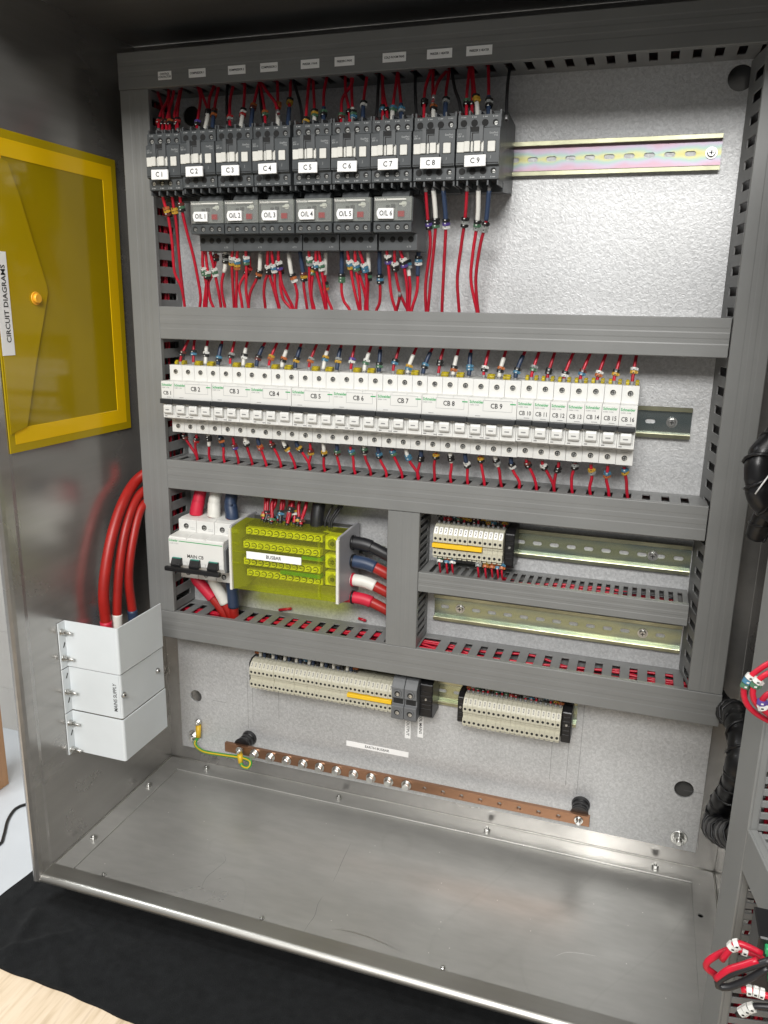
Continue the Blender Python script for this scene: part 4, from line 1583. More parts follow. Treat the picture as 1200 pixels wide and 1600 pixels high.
text('MAINS SUPPLY', 7.4, 'ink', q, (-2.8 + 45, YE + 165 + 0.7, 200 - 84), rot=(90, -90, 0), bold=0.0, sx=0.80)

# thick supply cables
cabs = [('outermost', -55, [(232, 728), (214, 750), (190, 790), (172, 850), (162, 920), (166, 975), (176, 1050)], 7.0, 'redslv', 'red'),
        ('middle', -48, [(236, 758), (219, 772), (200, 812), (187, 880), (183, 968), (190, 1040)], 6.0, 'wsl', 'white'),
        ('innermost', -42, [(238, 778), (222, 792), (208, 840), (201, 900), (207, 957), (215, 1030)], 6.0, 'blue', 'blue')]
for nm, X0, pp, r, sl, cn in cabs:
    pts = [aX(u, v, X0) for u, v in pp]
    pts[0] = Vector((-34, -22, pts[0].z + 4))
    path = spline(pts, 5)
    o = thing('supply_cable', 'thick red supply cable with %s sleeve entering the white shroud, %s of three' % (cn, nm), 'cable', path[-1], 'three thick supply cables')
    path = [p - path[-1] for p in path]
    MB().tube(path, r, 16).build('insulation', 'red2', o)
    L = sum((path[i + 1] - path[i]).length for i in range(len(path) - 1))
    p = seglen(path, L - 75, L)
    if nm == 'outermost':
        p = seglen(path, L - 76, L)
    MB().tube(p, r + 0.8, 16).build('sleeve', sl, o)

# ================================================================== WALLET
wl = thing('document_wallet', 'translucent yellow plastic document wallet stuck on the left wall', 'wallet', (XL + 1, -140, 684))


def WX(u, v, x=XL + 3):
    p = aX(u, v, x)
    return (p.y + 140, p.z - 684)


def wpoly(pts, x0, x1, name, mt_, holes=[], par=None, bev=0):
    return MB().plate(pts, holes, x0, x1, 'x').build(name, mt_, par or wl, bev)


Y0, Y1, Z0, Z1 = -252 + 140, -32 + 140, 515 - 684, 853 - 684
outer = [(Y0, Z0), (Y1, Z0), (Y1, Z1), (Y0, Z1)]


def ins(d):
    return [(Y0 + d, Z0 + d), (Y1 - d, Z0 + d), (Y1 - d, Z1 - d), (Y0 + d, Z1 - d)]


wpoly(outer, 0.2, 1.6, 'back_sheet', 'wallet_edge', [ins(9)], bev=0.2)
wpoly(ins(9), 0.2, 1.7, 'border_band', 'wallet_band', [ins(27)], bev=0.2)
wpoly(ins(27), 0.2, 1.2, 'front_pocket', 'wallet')


def c2(a, b):
    return (a / 2.963, 180 + b / 2.963)


fp = [WX(*c2(a, b)) for a, b in ((30, 215), (90, 380), (150, 580), (212, 780), (220, 820), (212, 870), (165, 1150), (125, 1440))]
fp = [(Y0 + 2, fp[0][1] + 6)] + fp + [(Y0 + 2, fp[-1][1] - 6)]
wpoly(fp, 2.3, 2.9, 'flap', 'wallet_flap')
p = WX(*c2(165, 848), x=XL + 4)
q = MB().cyl((2.9, p[0], p[1]), (4.2, p[0], p[1]), 7.4, 24).cyl((4.2, p[0], p[1]), (7.5, p[0], p[1]), 5.6, 24, 5.0)
q.build('press_stud', 'button', wl, 0.4)
la = MB().box(3.0, 3.3, -251 + 140, -233 + 140, 622 - 684, 730 - 684).build('paper_label', 'label', wl)
text('CIRCUIT DIAGRAMS', 9.2, 'ink', la, (3.45, -239.5 + 140, 676 - 684), rot=(90, -90, 90), bold=0.03, sx=0.98)

# ================================================================== WIRES
RG = random.Random(5)


def cpts(off, sc, pts, y0, y1):
    px = [(off[0] + a / sc, off[1] + b / sc) for a, b in pts]
    n = len(px) - 1
    v0, v1 = px[0][1], px[-1][1]
    out = []
    for i, (u, v) in enumerate(px):
        t = (v - v0) / (v1 - v0) if v1 != v0 else i / n
        out.append(aY(u, v, y0 + (y1 - y0) * t))
    return out


SLN = {'wsl': 'white-sleeved', 'blue': 'blue-sleeved', None: 'plain', 'bsl': 'black-sleeved', 'redslv': 'red-sleeved'}


def mname(m):
    s = []
    for c in m:
        if MKN[c] not in s:
            s.append(MKN[c])
    return ' and '.join(s[:2])


# top wires: contactor terminal -> slot in the top trunking
c1 = ((230, 100), 10)
c2a = ((180, 60), 3.529)
c3a = ((500, 60), 3.529)
top = {
    1: [(c1, [(225, 1060), (250, 850), (232, 650), (150, 380)], None, 'kn', 0), (c1, [(172, 1030), (190, 850), (235, 720), (320, 560), (345, 370)], None, 'rk', 0),
        (c1, [(350, 1060), (350, 860), (340, 700), (338, 370)], None, 'ko', 0), (c1, [(300, 1060), (310, 860), (400, 520), (420, 360)], None, 'nk', 0),
        (c1, [(462, 1060), (450, 860), (425, 800), (500, 500), (510, 370)], None, 'kn', 0), (c1, [(478, 1030), (470, 850), (490, 620), (540, 360)], None, 'rk', 0)],
    2: [(c2a, [(448, 508), (455, 450), (470, 330), (450, 250)], None, 'kv', 10), (c2a, [(490, 508), (512, 410), (495, 350), (460, 250)], 'wsl', 'kk', 26),
        (c2a, [(492, 505), (514, 400), (520, 330), (548, 255)], None, '', 0), (c2a, [(533, 508), (543, 420), (555, 340), (573, 255)], 'blue', 'okn', 24)],
    3: [(c2a, [(632, 502), (632, 440), (634, 340), (652, 250)], None, 'er', 16), (c2a, [(622, 500), (616, 400), (616, 300), (622, 250)], 'bsl', '', 0),
        (c2a, [(688, 500), (705, 400), (712, 330), (715, 245)], 'wsl', 'rwk', 22), (c2a, [(745, 500), (758, 390), (772, 330), (792, 235)], 'blue', 'no', 32)],
    4: [(c2a, [(828, 492), (824, 400), (812, 320), (795, 230)], None, 'go', 20), (c2a, [(824, 490), (805, 380), (798, 300), (800, 235)], 'bsl', '', 0),
        (c2a, [(897, 495), (898, 390), (896, 320), (893, 225)], 'wsl', 'oo', 33), (c2a, [(950, 495), (962, 350), (966, 290), (966, 218)], 'blue', 'yk', 38),
        (c2a, [(900, 400), (880, 350), (835, 290), (805, 232)], None, '', 0), (c2a, [(1037, 490), (1022, 370), (1000, 290), (985, 222)], 'bsl', '', 0)],
    5: [(c2a, [(1047, 495), (1052, 440), (1060, 330), (1072, 212)], None, 'yk', 10), (c2a, [(1098, 495), (1098, 400), (1096, 330), (1090, 212)], 'wsl', 'gyk', 18),
        (c3a, [(18, 495), (20, 400), (22, 300), (40, 205)], 'blue', 'kg', 20)],
    6: [(c3a, [(118, 488), (118, 400), (125, 330), (175, 250), (178, 205)], None, 'ng', 14), (c3a, [(186, 478), (182, 420), (176, 330), (172, 205)], 'wsl', 'bgk', 12),
        (c3a, [(167, 475), (158, 380), (142, 300), (140, 205)], None, 'k', 20), (c3a, [(237, 475), (238, 390), (245, 300), (258, 205)], 'blue', 'wk', 28)],
    7: [(c3a, [(343, 478), (346, 400), (345, 300), (345, 200)], None, 'bk', 22), (c3a, [(395, 475), (402, 380), (412, 300), (430, 185)], 'wsl', 'gb', 20),
        (c3a, [(452, 478), (446, 360), (440, 290), (432, 185)], 'blue', 'eb', 20), (c3a, [(305, 462), (316, 370), (320, 280), (328, 190)], 'bsl', '', 0),
        (c3a, [(370, 478), (368, 400), (350, 300), (342, 200)], None, 'k', 22)],
    8: [(c3a, [(572, 462), (574, 380), (580, 280), (615, 165)], None, 'kk', 26), (c3a, [(627, 460), (624, 380), (622, 290), (625, 165)], 'wsl', 'ko', 18),
        (c3a, [(688, 460), (692, 370), (696, 290), (712, 175)], 'blue', 'ek', 28), (c3a, [(533, 455), (528, 360), (525, 270), (525, 170)], 'bsl', '', 0),
        (c3a, [(624, 320), (640, 270), (660, 225), (700, 172)], None, '', 0)],
    9: [(c3a, [(808, 450), (808, 370), (812, 280), (828, 148)], None, 'kg', 22), (c3a, [(870, 442), (866, 370), (852, 290), (842, 148)], 'wsl', 'yyk', 24),
        (c3a, [(930, 442), (930, 360), (930, 270), (928, 138)], 'blue', 'kek', 18), (c3a, [(785, 448), (768, 350), (742, 270), (728, 160)], 'bsl', '', 0),
        (c3a, [(1028, 435), (1030, 340), (1036, 240), (1048, 150)], 'bsl', '', 0), (c3a, [(840, 450), (838, 380), (842, 290), (836, 148)], None, 'k', 22)],
}
for k in sorted(top):
    lst = sorted(top[k], key=lambda e: e[0][0][0] + e[1][0][0] / e[0][1])
    for i, ((off, sc), pp, sl, mk, mp) in enumerate(lst):
        pts = cpts(off, sc, pp, -73, -33)
        pts = [pts[0] + Vector((0, 0, -3))] + pts[1:]
        pts.append(pts[-1] + Vector((RG.uniform(-4, 4), 2, 12)))
        blk = sl == 'bsl'
        lab = '%s wire %sinto top of contactor C%d, %s from left' % (
            'black' if blk else SLN[sl] + ' red', ('with ' + mname(mk) + ' rings ') if mk else '', k, ordn(i))
        wire(lab, pts, 1.75, 'bsl' if blk else 'red', sl if not blk else None, 27 if sl == 'wsl' else 32, mk, mp if mp else 14,
             group='wires entering the contactors from the top')

# overload and contactor wires going down behind the upper cross trunking
A = ((240, 280), 7.617)
B = ((350, 360), 10)
Cc = ((460, 360), 10)
Dd = ((570, 360), 10)
Ee = ((480, 290), 3.75)
low = [
    ('C1', A, [(97, 150), (130, 290), (175, 450), (220, 750), (250, 1100), (335, 1300), (372, 1530)], None, 'oyn', 17, -72),
    ('C1', A, [(215, 150), (235, 300), (265, 480), (300, 850), (322, 1100), (350, 1350), (370, 1530)], None, 'yy', 18, -72),
    ('C1', A, [(313, 150), (325, 300), (390, 600), (470, 900), (530, 1200), (560, 1400), (550, 1530)], None, 'ngk', 12, -72),
    ('O/L 1', A, [(590, 690), (583, 990), (600, 1100), (632, 1300), (628, 1530)], None, 'wgg', 37, -64),
    ('O/L 1', A, [(600, 690), (632, 1000), (642, 1100), (622, 1300), (600, 1530)], None, 'wgk', 40, -62),
    ('O/L 1', A, [(655, 690), (680, 900), (705, 1000), (725, 1100), (775, 1350), (802, 1530)], None, 'wgw', 37, -64),
    ('O/L 1', A, [(735, 830), (740, 960), (702, 1130), (652, 1250), (680, 1450), (715, 1530)], None, 'nk', 7, -50),
    ('O/L 1', A, [(858, 815), (852, 1000), (850, 1060), (815, 1200), (815, 1350), (850, 1530)], 'wsl', 'kek', 8, -50),
    ('O/L 2', B, [(180, 120), (150, 220), (122, 450), (135, 800), (160, 1230)], None, 'wey', 24, -64),
    ('O/L 2', B, [(185, 120), (212, 240), (202, 450), (200, 700), (195, 950), (195, 1230)], None, 'wbyo', 24, -63),
    ('O/L 2', B, [(330, 80), (345, 400), (350, 700), (345, 950), (392, 1230)], None, 'wbg', 24, -64),
    ('O/L 2', B, [(385, 330), (400, 560), (330, 690), (240, 870), (265, 1050), (290, 1230)], None, 'rnk', 18, -50),
    ('O/L 2', B, [(568, 300), (560, 580), (545, 680), (490, 800), (410, 980), (382, 1230)], 'wsl', 'kok', 24, -50),
    ('O/L 3', B, [(715, 120), (690, 300), (678, 500), (690, 650), (640, 800), (625, 1000), (648, 1230)], None, 'wkk', 33, -64),
    ('O/L 3', B, [(720, 120), (745, 350), (765, 500), (792, 700), (800, 900), (870, 1230)], None, 'wbw', 30, -63),
    ('O/L 3', B, [(850, 80), (850, 450), (870, 620), (910, 850), (1000, 1050), (1085, 1230)], None, 'wkv', 30, -64),
    ('O/L 3', B, [(695, 560), (712, 700), (770, 900), (860, 1230)], None, '', 0, -52),
    ('O/L 3', B, [(890, 480), (885, 650), (878, 850), (930, 1080), (1050, 1230)], None, 'nk', 8, -48),
    ('O/L 3', B, [(1002, 300), (1050, 650), (1100, 800), (1145, 1000), (1128, 1230)], 'wsl', 'kow', 28, -50),
    ('O/L 3', Cc, [(78, 270), (120, 560), (145, 700), (150, 900), (200, 1240)], 'blue', 'nyk', 28, -50),
    ('O/L 4', Cc, [(205, 80), (230, 380), (235, 600), (240, 900), (290, 1240)], None, 'wge', 24, -64),
    ('O/L 4', Cc, [(345, 120), (335, 450), (350, 650), (410, 900), (490, 1240)], None, 'wbk', 27, -64),
    ('O/L 4', Cc, [(355, 120), (400, 450), (430, 650), (470, 900), (500, 1240)], None, 'wgw', 27, -63),
    ('O/L 4', Cc, [(305, 500), (292, 650), (270, 850), (268, 1050), (315, 1240)], None, 'kyg', 4, -50),
    ('O/L 4', Cc, [(492, 280), (480, 600), (478, 760), (482, 900), (530, 1100), (585, 1240)], 'wsl', 'kgo', 38, -48),
    ('O/L 4', Cc, [(740, 270), (740, 560), (740, 700), (738, 950), (780, 1120), (862, 1240)], 'blue', 'kgg', 29, -50),
    ('O/L 5', Cc, [(798, 90), (840, 400), (880, 600), (930, 900), (1010, 1240)], None, 'wby', 27, -64),
    ('O/L 5', Cc, [(950, 120), (950, 450), (970, 650), (1010, 900), (1032, 1240)], None, 'wbg', 27, -64),
    ('O/L 5', Cc, [(960, 120), (1050, 430), (1110, 650), (1130, 850), (1108, 1240)], None, 'wbb', 29, -63),
    ('O/L 5', Cc, [(985, 540), (1000, 650), (1080, 900), (1120, 1100), (1132, 1240)], None, 'kn', 3, -50),
    ('O/L 5', Cc, [(1145, 280), (1160, 560), (1152, 750), (1140, 1240)], 'wsl', 'kgk', 26, -50),
    ('O/L 5', Dd, [(232, 270), (230, 580), (235, 700), (240, 1000), (225, 1150), (178, 1260)], 'blue', 'kbk', 30, -50),
    ('O/L 6', Dd, [(318, 110), (345, 330), (365, 500), (400, 900), (430, 1080), (482, 1260)], None, 'wkv', 19, -64),
    ('O/L 6', Dd, [(470, 120), (465, 450), (480, 650), (540, 950), (620, 1150), (672, 1260)], None, 'wkk', 27, -64),
    ('O/L 6', Dd, [(480, 120), (580, 400), (620, 600), (660, 900), (668, 1260)], None, 'wkv', 23, -63),
    ('O/L 6', Dd, [(655, 280), (662, 460), (680, 620), (708, 850), (700, 1080), (690, 1260)], 'wsl', 'kbe', 12, -48),
    ('O/L 6', Dd, [(842, 280), (835, 450), (830, 600), (815, 950), (730, 1260)], 'blue', 'kbw', 8, -48),
    ('O/L 6', Dd, [(545, 960), (538, 1080), (495, 1260)], None, '', 0, -46),
    ('C8', Ee, [(693, 5), (705, 180), (722, 340), (694, 580), (698, 750)], None, 'kvk', 34, -70),
    ('C8', Ee, [(738, 5), (752, 180), (748, 300), (725, 540), (706, 750)], 'wsl', 'kkg', 32, -70),
    ('C8', Ee, [(796, 5), (812, 200), (808, 340), (800, 500), (790, 750)], 'blue', 'kvw', 33, -70),
    ('C9', Ee, [(938, 0), (925, 190), (903, 350), (880, 550), (890, 750)], None, 'kek', 32, -70),
    ('C9', Ee, [(1004, 5), (998, 200), (970, 400), (960, 560), (996, 750)], 'wsl', 'kge', 34, -70),
    ('C9', Ee, [(1068, 5), (1048, 210), (1014, 350), (988, 550), (1002, 750)], 'blue', 'kee', 36, -70),
]
from collections import defaultdict
cnt = defaultdict(list)
for e in low:
    cnt[e[0]].append(e)
for key, lst in cnt.items():
    lst.sort(key=lambda e: e[1][0][0] + e[2][0][0] / e[1][1])
    starts = [(e[1][0][0] + e[2][0][0] / e[1][1], e[1][0][1] + e[2][0][1] / e[1][1]) for e in lst]
    for i, (kk, (off, sc), pp, sl, mk, mp, y0) in enumerate(lst):
        twin = any(j != i and abs(starts[j][0] - starts[i][0]) < 1.7 and abs(starts[j][1] - starts[i][1]) < 1 for j in range(len(lst)))
        pts = cpts(off, sc, pp, y0, -34)
        pts.append(pts[-1] + Vector((RG.uniform(-3, 3), 3, -14)))
        lab = '%s red wire %sunder %s, %s from left' % (
            SLN[sl], ('with ' + mname(mk) + ' rings ') if mk else '', 'contactor ' + key if key[0] == 'C' else 'relay ' + key, ordn(i))
        wire(lab, pts, 1.85, 'red', 'bsl' if twin else sl, 13 if twin else 34 if key in ('C8', 'C9') else 30, mk, mp, group='wires leaving the contactors and relays downwards',
             tipmat='bsl' if twin else 'ferrule' if key == 'C1' else 'gferrule')
# twin black ferrule collars under each overload relay
for i, x in enumerate(OX):
    pass

for (u0, v0, u1, v1, lb) in ((436, 953, 455, 951, 'short stub of red wire behind the slots under the busbar box'), (560, 966, 572, 970, 'short stub of red wire behind the slots, right end under the busbar box')):
    p0_, p1_ = aY(u0, v0, -4), aY(u1, v1, -4)
    o = thing('wire_stub', lb, 'wire', p0_)
    MB().tube([Vector((0, 0, 0)), p1_ - p0_], 2.0, 8).build('insulation', 'red', o)

# breaker wires, top and bottom
tmk = ['kn', 'bk', 'kw', 'kb', 'ke', 'wk', 'nk', 'oy', 'ko', 'yk', 'oe', 'by', 'ye', 'wv', 'gw', 'gk', 'bk', 'by', 'kb', 'kk', 'ok', 'bb', 'kw', 'ko', 'bk', 'ge', 'kk', 'wk', 'bn', 'ow', 'yk', 'yw']
bmk = ['kn', 'kr', 'kk', 'ko', 'nv', 'wk', 'or', 'nk', 'ky', 'yk', 'ny', 'yk', 'gn', 'bg', 'gk', 'bk', 'bg', 'bb', 'kk', 'yk', 'kk', 'wk', 'yk', 'ke', 'kw', 'nk', 'wk', 'kk', 'ek', 'ye', 'bo', 'by']
slots = [477 % 20.4 + 20.4 * k + 4.2 for k in range(1, 33)]
for j, (k, p, n, x) in enumerate(bx_centres):
    sl = None if (n == 1 or p == 0) else ('wsl' if p == 1 else 'blue')
    dx = RG.uniform(-3, 9)
    if n == 1 and k > 9:
        dx = RG.uniform(2, 8)
    pname = '' if n == 1 else ' %s pole' % ('left', 'middle', 'right')[p]
    pts = [(x, -42, 602), (x + RG.uniform(-1, 1), -41, 611), (x + dx * 0.5, -38, 624), (x + dx, -33, 636), (x + dx + 2, -30, 648)]
    lab = '%s red wire with %s rings above breaker CB %d%s' % (SLN[sl], mname(tmk[j]), k, pname)
    wire(lab, pts, 1.8, 'red', sl, 26 if sl == 'wsl' else 30, tmk[j], RG.uniform(7, 14), group='wires above the breaker row', tipmat='gferrule')
    sx = min(slots, key=lambda s: abs(s - x - 5))
    dx = RG.uniform(0, 5)
    mid = (x + sx) / 2
    pts = [(x + 0.5, -44, 520), (x + 1, -42, 510), (mid + RG.uniform(-2, 2), -38, 498), (sx + RG.uniform(-1, 1), -36, 486), (sx + 1, -34, 476), (sx + 3, -30, 466)]
    lab = '%s red wire with %s rings below breaker CB %d%s' % (SLN[sl], mname(bmk[j]), k, pname)
    wire(lab, pts, 1.8, 'red', sl, RG.uniform(14, 22), bmk[j], RG.uniform(6, 16), group='wires below the breaker row', tipmat='gferrule')

# main breaker cables, above and below
for k, (sl, cn) in enumerate((('redslv', 'red'), ('wsl', 'white'), ('blue', 'blue'))):
    x = 15.8 + 13 + 27 * k
    top_p = [(x, -38, 398), (x + 1, -37, 408), (x + 3 - 5 * k * 0.6, -33, 424), (x + 5 - k * 3, -28, 442), (x + 5 - k * 3, -26, 455)]
    path = spline(top_p, 3)
    o = thing('power_cable', 'thick cable in %s sleeve entering the top of the main breaker' % cn, 'cable', path[0], 'thick cables of the main breaker')
    path = [p - path[0] for p in path]
    MB().tube(path, 7.2, 16).build('insulation', 'red2', o)
    MB().tube(seglen(path, 6, 200), 8.2, 16).build('sleeve', sl, o)
    MB().tube(seglen(path, 6, 24), 8.8, 16).build('sleeve_end', sl, o)
    ex = [68, 77, 82][k]
    bot_p = [(x - 2, -40, 322), (x - 1, -40, 312), (x + (ex - x) * 0.35, -39, 296), (x + (ex - x) * 0.75, -37, 278), (ex, -35, 262), (ex + 6, -30, 250)]
    path = spline(bot_p, 3)
    o = thing('power_cable', 'thick red cable with %s sleeve leaving the bottom of the main breaker' % cn, 'cable', path[0], 'thick cables of the main breaker')
    path = [p - path[0] for p in path]
    MB().tube(path, 6.6, 16).build('insulation', 'red2', o)
    MB().tube(seglen(path, 0, 44), 8.0, 16).build('sleeve', sl, o)

# cables leaving the busbar box to the right
for k, (z, sl, cn, r, slen) in enumerate(((366 + 22, 'bsl', 'black', 7.4, 40), (350 + 13, 'blue', 'blue', 7.2, 46), (330 + 8, 'wsl', 'white', 6.6, 46), (312 + 2, 'redslv', 'red', 6.6, 42))):
    pts = [(240, -36, z), (256, -36, z + 1), (275, -35, z - 1), (295, -33, z - 9), (312, -30, z - 19), (330, -28, z - 40)]
    path = spline(pts, 4)
    o = thing('busbar_feed_cable', 'thick %s cable with %s sleeve leaving the right side of the yellow busbar box' % ('black' if k == 0 else 'red', cn), 'cable', path[0],
              'thick cables beside the busbar box')
    path = [p - path[0] for p in path]
    MB().tube(path, r, 16).build('insulation', 'bsl' if k == 0 else 'red2', o)
    MB().tube(seglen(path, 0, slen), r + 1.1, 16).build('sleeve', sl, o)
    MB().cyl((15, 0, 1), (17.5, 0, 1), r + 2.4, 20).build('grommet', 'redslv' if k == 2 else 'black', o)

# wires dropping into the top of the busbar box
tops = [(131, 0, 'yr'), (137, 2, 'k'), (143, 4, 'nk'), (149, -2, 'g'), (154, 3, 'b'), (159, -3, 'bk'), (164, 2, 'k'), (170, 3, 'kk'), (177, -4, 'wy'), (184, -2, 'yk'), (189, 2, 'n')]
for i, (x, dx, mk) in enumerate(tops):
    yy = -44 + RG.uniform(-5, 12)
    pts = [(x, yy - 6, 404), (x + dx * 0.3 + RG.uniform(-2, 2), yy, 416), (x + dx + RG.uniform(-2, 2), yy + 5, 430), (x + dx, -32, 443), (x + dx, -28, 455)]
    wire('red wire with %s rings into top of busbar box, %s from left' % (mname(mk), ordn(i)), pts, 2.3, 'red', 'bsl' if i % 4 == 1 else None, 14,
         mk, RG.uniform(6, 22), group='wires above the busbar box', tipmat='bsl')
path = spline([(207, -40, 402), (207, -38, 418), (208, -33, 436), (210, -28, 455)], 4)
o = thing('black_sleeved_cable', 'thick black sleeved cable entering the top of the yellow busbar box', 'cable', path[0])
MB().tube([p - path[0] for p in path], 8.5, 16).build('sleeve', 'bsl', o)
for i, (x, x2) in enumerate(((219, 232), (225, 243), (228, 248))):
    wire('thin black wire curving into top right of busbar box, %s from left' % ordn(i), [(x, -42, 404), (x + 1, -40, 416), (x + (x2 - x) * 0.5, -34, 432), (x2, -28, 452)],
         1.7, 'bsl', tip=False, group='thin black wires above the busbar box')

# short wires above the terminal rows
pal = ['k', 'r', 'o', 'w', 'n', 'y', 'b', 'g', 'e']
for rn, n, x0, zc in rows:
    for k in range(n):
        x = x0 + 6.1 * k + 3
        if rn.startswith('long') and k >= 25:
            continue
        if rn.startswith('small'):
            col = 'red' if k % 3 else 'bsl'
            slv = None
        elif rn.startswith('long'):
            col = 'red'
            slv = ['bsl', 'wsl', 'blue'][k % 3]
        else:
            col, slv = ('red', None) if RG.random() < 0.75 else ('bsl', None)
        mk = RG.choice(pal) + RG.choice(pal[:6])
        pts = [(x, -29, zc + 20), (x + RG.uniform(-1, 1), -28, zc + 28), (x + RG.uniform(-1.5, 1.5), -24, zc + 38), (x + RG.uniform(-2, 2), -20, zc + 54)]
        col_n = 'black' if col == 'bsl' else 'red'
        wire('thin %s wire above the %s, %s from left' % (col_n, rn, ordn(k)), pts, 1.7 if rn.startswith('long') else 1.4, col, slv, 11 + (k * 7 % 5), mk if (not slv or k % 4 == 0) else '',
             RG.uniform(6, 10), group='short wires above the ' + rn, tipmat='gferrule')
# wires under the small upper terminal row
for i, (x, mk) in enumerate(((371, 'gw'), (380, 'ob'), (387, 'bw'), (419, 'we'), (428, 'yo'), (436, 'oo'), (443, 'ob'), (448, 'bo'))):
    pts = [(x, -34, 386), (x, -42, 379), (x + 1, -42, 371), (x + 1, -36, 361), (x + 2, -28, 352)]
    wire('thin red wire with %s rings under small upper terminals, %s from left' % (mname(mk), ordn(i)), pts, 1.3, 'red', None, 0, mk, 5, group='short wires under the small upper terminal row',
         tipmat='gferrule')

# ================================================================== DOOR AND ITS TRUNKING
TH = math.radians(10)
dd = Vector((math.sin(TH), -math.cos(TH), 0))         # along the door, away from the hinge
nn = Vector((-math.cos(TH), -math.sin(TH), 0))        # out of the door's inner face
P0 = Vector((690, -325, 0))                           # lid edge nearest the hinge


def DP(s, t, z):
    """s along door from lid's hinge edge, t depth behind lid face"""
    return P0 + dd * s - nn * t + Vector((0, 0, z))


def dbox(mb, s0, s1, t0, t1, z0, z1):
    vs = [DP(s, t, z) for s in (s0, s1) for t in (t0, t1) for z in (z0, z1)]
    mb.add(vs, [(0, 1, 3, 2), (4, 6, 7, 5), (0, 4, 5, 1), (2, 3, 7, 6), (0, 2, 6, 4), (1, 5, 7, 3)])
    return mb


dr = thing('enclosure_door', 'stainless steel cabinet door swung open at the right edge', 'door', (0, 0, 0))
dbox(MB(), -38, 640, 62, 64, -20, 990).build('door_panel', 'ss_side', dr)
q = dbox(MB(), -38, -34, 44, 62, -20, 990)
q.build('door_return', 'ss_side', dr, 0.4)


def dtrunk(label, vert, s0, s1, z0, z1):
    o = thing('cable_trunking', label, 'trunking', (0, 0, 0), 'slotted grey trunking on the open door')
    q = MB()
    dbox(q, s0, s1, 0, 2, z0, z1)
    if vert:
        dbox(q, s0, s0 + 1, 2, 7, z0, z1)
        dbox(q, s1 - 1, s1, 2, 7, z0, z1)
    else:
        dbox(q, s0, s1, 2, 7, z0, z0 + 1)
        dbox(q, s0, s1, 2, 7, z1 - 1, z1)
    q.build('lid', 'duct', o, 0.5)
    q = MB()
    dbox(q, s0 + 1, s1 - 1, 59.5, 61.5, z0 + 1, z1 - 1)
    if vert:
        for sa in (s0 + 1.1, s1 - 2.8):
            dbox(q, sa, sa + 1.6, 4, 8, z0, z1)
            dbox(q, sa, sa + 1.6, 53, 59.4, z0, z1)
            z = z0 + 2
            while z < z1:
                dbox(q, sa, sa + 1.6, 8, 53, z, z + 5.6)
                z += 10
    else:
        for za in (z0 + 1.1, z1 - 2.8):
            dbox(q, s0, s1, 4, 10, za, za + 1.6)
            dbox(q, s0, s1, 50, 59.4, za, za + 1.6)
            s = s0 + 2
            while s < s1:
                dbox(q, s, s + 5.2, 10, 50, za, za + 1.6)
                s += 10
    q.build('channel', 'duct_in', o, 0.3)
    return o


dtrunk('upright grey trunking on the open door, at the far right', True, 0, 40, -10, 940)
dtrunk('sloping looking cross trunking fixed level on the open door', False, 41, 420, 268, 304)
o = thing('wire_bundle', 'red wires inside the upright trunking of the door', 'wire bundle', DP(20, 30, 0), 'runs of red wire inside the trunking')
q = MB()
for k in range(9):
    pts = []
    for i in range(18):
        pts.append(DP(20 + rr.uniform(-10, 14), 30 + rr.uniform(-12, 12), -5 + 55 * i) - DP(20, 30, 0))
    q.tube(spline(pts, 12), 1.8, 6)
q.build('insulated_strands', 'red', o)


def loom(label, pts, r):
    path = spline(pts, 2.2)
    o = thing('spiral_wrapped_loom', label, 'cable loom', path[0])
    path = [p - path[0] for p in path]
    rs = []
    acc = 0
    for i, p in enumerate(path):
        if i:
            acc += (p - path[i - 1]).length
        ph = (acc % 21) / 21
        rs.append(r * (1 - 0.16 * (abs(ph - 0.5) * 2) ** 6) + 0.8 * math.sin(acc * 0.1))
    MB().tube(path, rs, 20).build('spiral_wrap', 'black', o)
    q = MB()
    q2 = MB()
    acc = 0
    hel, h2 = [], []
    a = None
    for i, p in enumerate(path):
        if i:
            acc += (p - path[i - 1]).length
        d = (path[min(i + 1, len(path) - 1)] - path[max(i - 1, 0)]).normalized()
        a = d.orthogonal().normalized() if a is None else (a - d * a.dot(d)).normalized()
        c = d.cross(a)
        t = acc / 21 * 2 * math.pi
        hel.append(p + (a * math.cos(t) + c * math.sin(t)) * (r + 0.2))
    q.tube(hel, 1.5, 6)
    q.build('wrap_edge', 'black', o)
    return o


loom('black spiral wrapped cable loom looping at the lower right behind the door trunking',
     [(690, -20, 262), aX(1128, 1108, 712), aX(1148, 1116, 716), aX(1158, 1150, 718), aX(1156, 1200, 718), aX(1143, 1238, 716), aX(1128, 1262, 712), aX(1118, 1290, 708),
      aX(1134, 1302, 712), aX(1160, 1306, 718), aX(1185, 1300, 735)], 14)
loom('black spiral wrapped cable loom bulging from the right edge at mid height',
     [aY(1235, 660, -190), aY(1206, 694, -200), aY(1186, 716, -206), aY(1184, 748, -208), aY(1192, 780, -206), aY(1212, 800, -200), aY(1250, 830, -190)], 11.5)
loom('short black spiral wrapped loom end below the bulge at the right edge',
     [aY(1206, 790, -185), aY(1190, 815, -178), aY(1180, 838, -172)], 9)
# pale cable tie round the bulge
o = thing('cable_tie', 'thin pale cable tie round the black loom at the right edge', 'cable tie', aY(1194, 760, -225))
c0 = aY(1194, 760, -225)
MB().tube([aY(1180, 772, -222) - c0, aY(1190, 758, -224) - c0, aY(1202, 742, -222) - c0], 0.7, 6).build('tie_strap', 'label', o)


def dw(pp, y):
    return [aY(u, v, y + (dy[0] if dy else 0)) for u, v, *dy in pp]


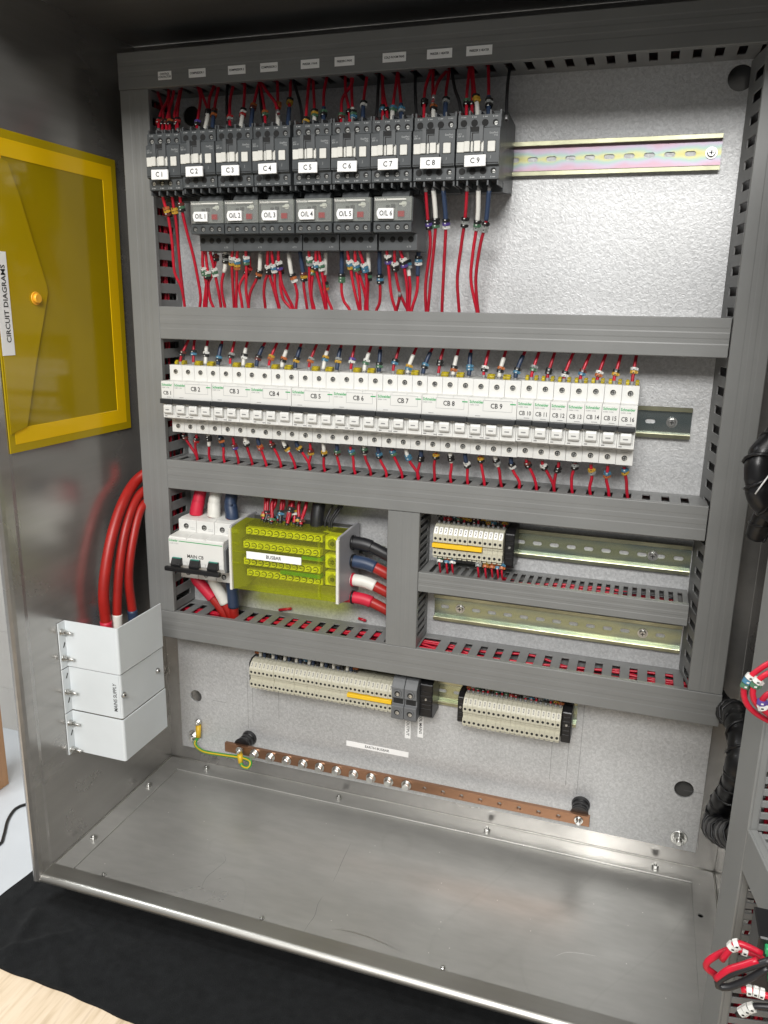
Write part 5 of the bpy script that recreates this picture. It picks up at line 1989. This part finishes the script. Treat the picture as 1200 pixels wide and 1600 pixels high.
dwires = [
    ('red wire looping out in front of the door trunking, outermost of its coil', [(1215, 1030), (1195, 1040), (1172, 1058), (1162, 1080), (1168, 1102), (1186, 1118), (1212, 1132)], -400, 'red', 2.3, 'wbg'),
    ('red wire looping out in front of the door trunking, second in its coil', [(1218, 1050), (1200, 1052), (1182, 1066), (1176, 1084), (1182, 1100), (1196, 1112), (1216, 1122)], -404, 'red', 2.3, 'wg'),
    ('red wire looping out in front of the door trunking, innermost of its coil', [(1220, 1080), (1204, 1082), (1192, 1092), (1190, 1104), (1198, 1114), (1216, 1126)], -408, 'red', 2.3, 'vw'),
    ('red wire at lower right bending left in a wide loop by the green connector', [(1200, 1505), (1180, 1492), (1150, 1482), (1125, 1490), (1106, 1502), (1104, 1512), (1114, 1520), (1130, 1532)], -470, 'red', 2.5, 'w'),
    ('red wire at lower right with two white rings, topmost by the green connector', [(1190, 1490), (1166, 1478), (1150, 1474), (1140, 1484), (1128, 1500)], -478, 'red', 2.4, 'ww'),
    ('red wire at lower right running up to the green connector with a cream tip', [(1184, 1500), (1160, 1508), (1140, 1514), (1128, 1522), (1118, 1530)], -484, 'red', 2.4, ''),
    ('black wire loop at lower right below the red wires', [(1205, 1500), (1180, 1508), (1150, 1518), (1126, 1530), (1122, 1540), (1138, 1542), (1165, 1532), (1200, 1512)], -484, 'bsl', 2.6, ''),
    ('short red wire end with white ring at the bottom right corner', [(1158, 1546), (1172, 1547), (1188, 1552), (1210, 1560)], -484, 'red', 2.4, 'www'),
    ('short black wire end with white ring at the bottom right corner', [(1152, 1586), (1164, 1578), (1180, 1572), (1212, 1574)], -484, 'bsl', 2.2, 'www'),
]
for lab, pp, y, col, r, mk in dwires:
    wire(lab, [aY(u, v, y) for u, v in pp], r * 0.88, col, None, 0, mk, 14 if len(mk) < 3 else (20 if 'coil' in lab else 3), tip=False, group='loose wires on the open door', rr_=1.3)

# green plug-in connector at the lower right
gc = thing('green_connector', 'green plug-in connector in a black frame on the open door, lower right', 'connector', aY(1192, 1510, -455))
c0 = aY(1192, 1510, -455)
q = MB().box(-5, 30, 0, 30, -26, 22)
q.build('frame', 'black', gc, 1)
for k in range(6):
    z = 16 - 7 * k
    q = MB().box(-1 + k * 1.5, 26, -5, 0.2, z - 2.6, z + 2.2).build('plug', 'pcb', gc, 0.5)
print('objects', len(bpy.data.objects))
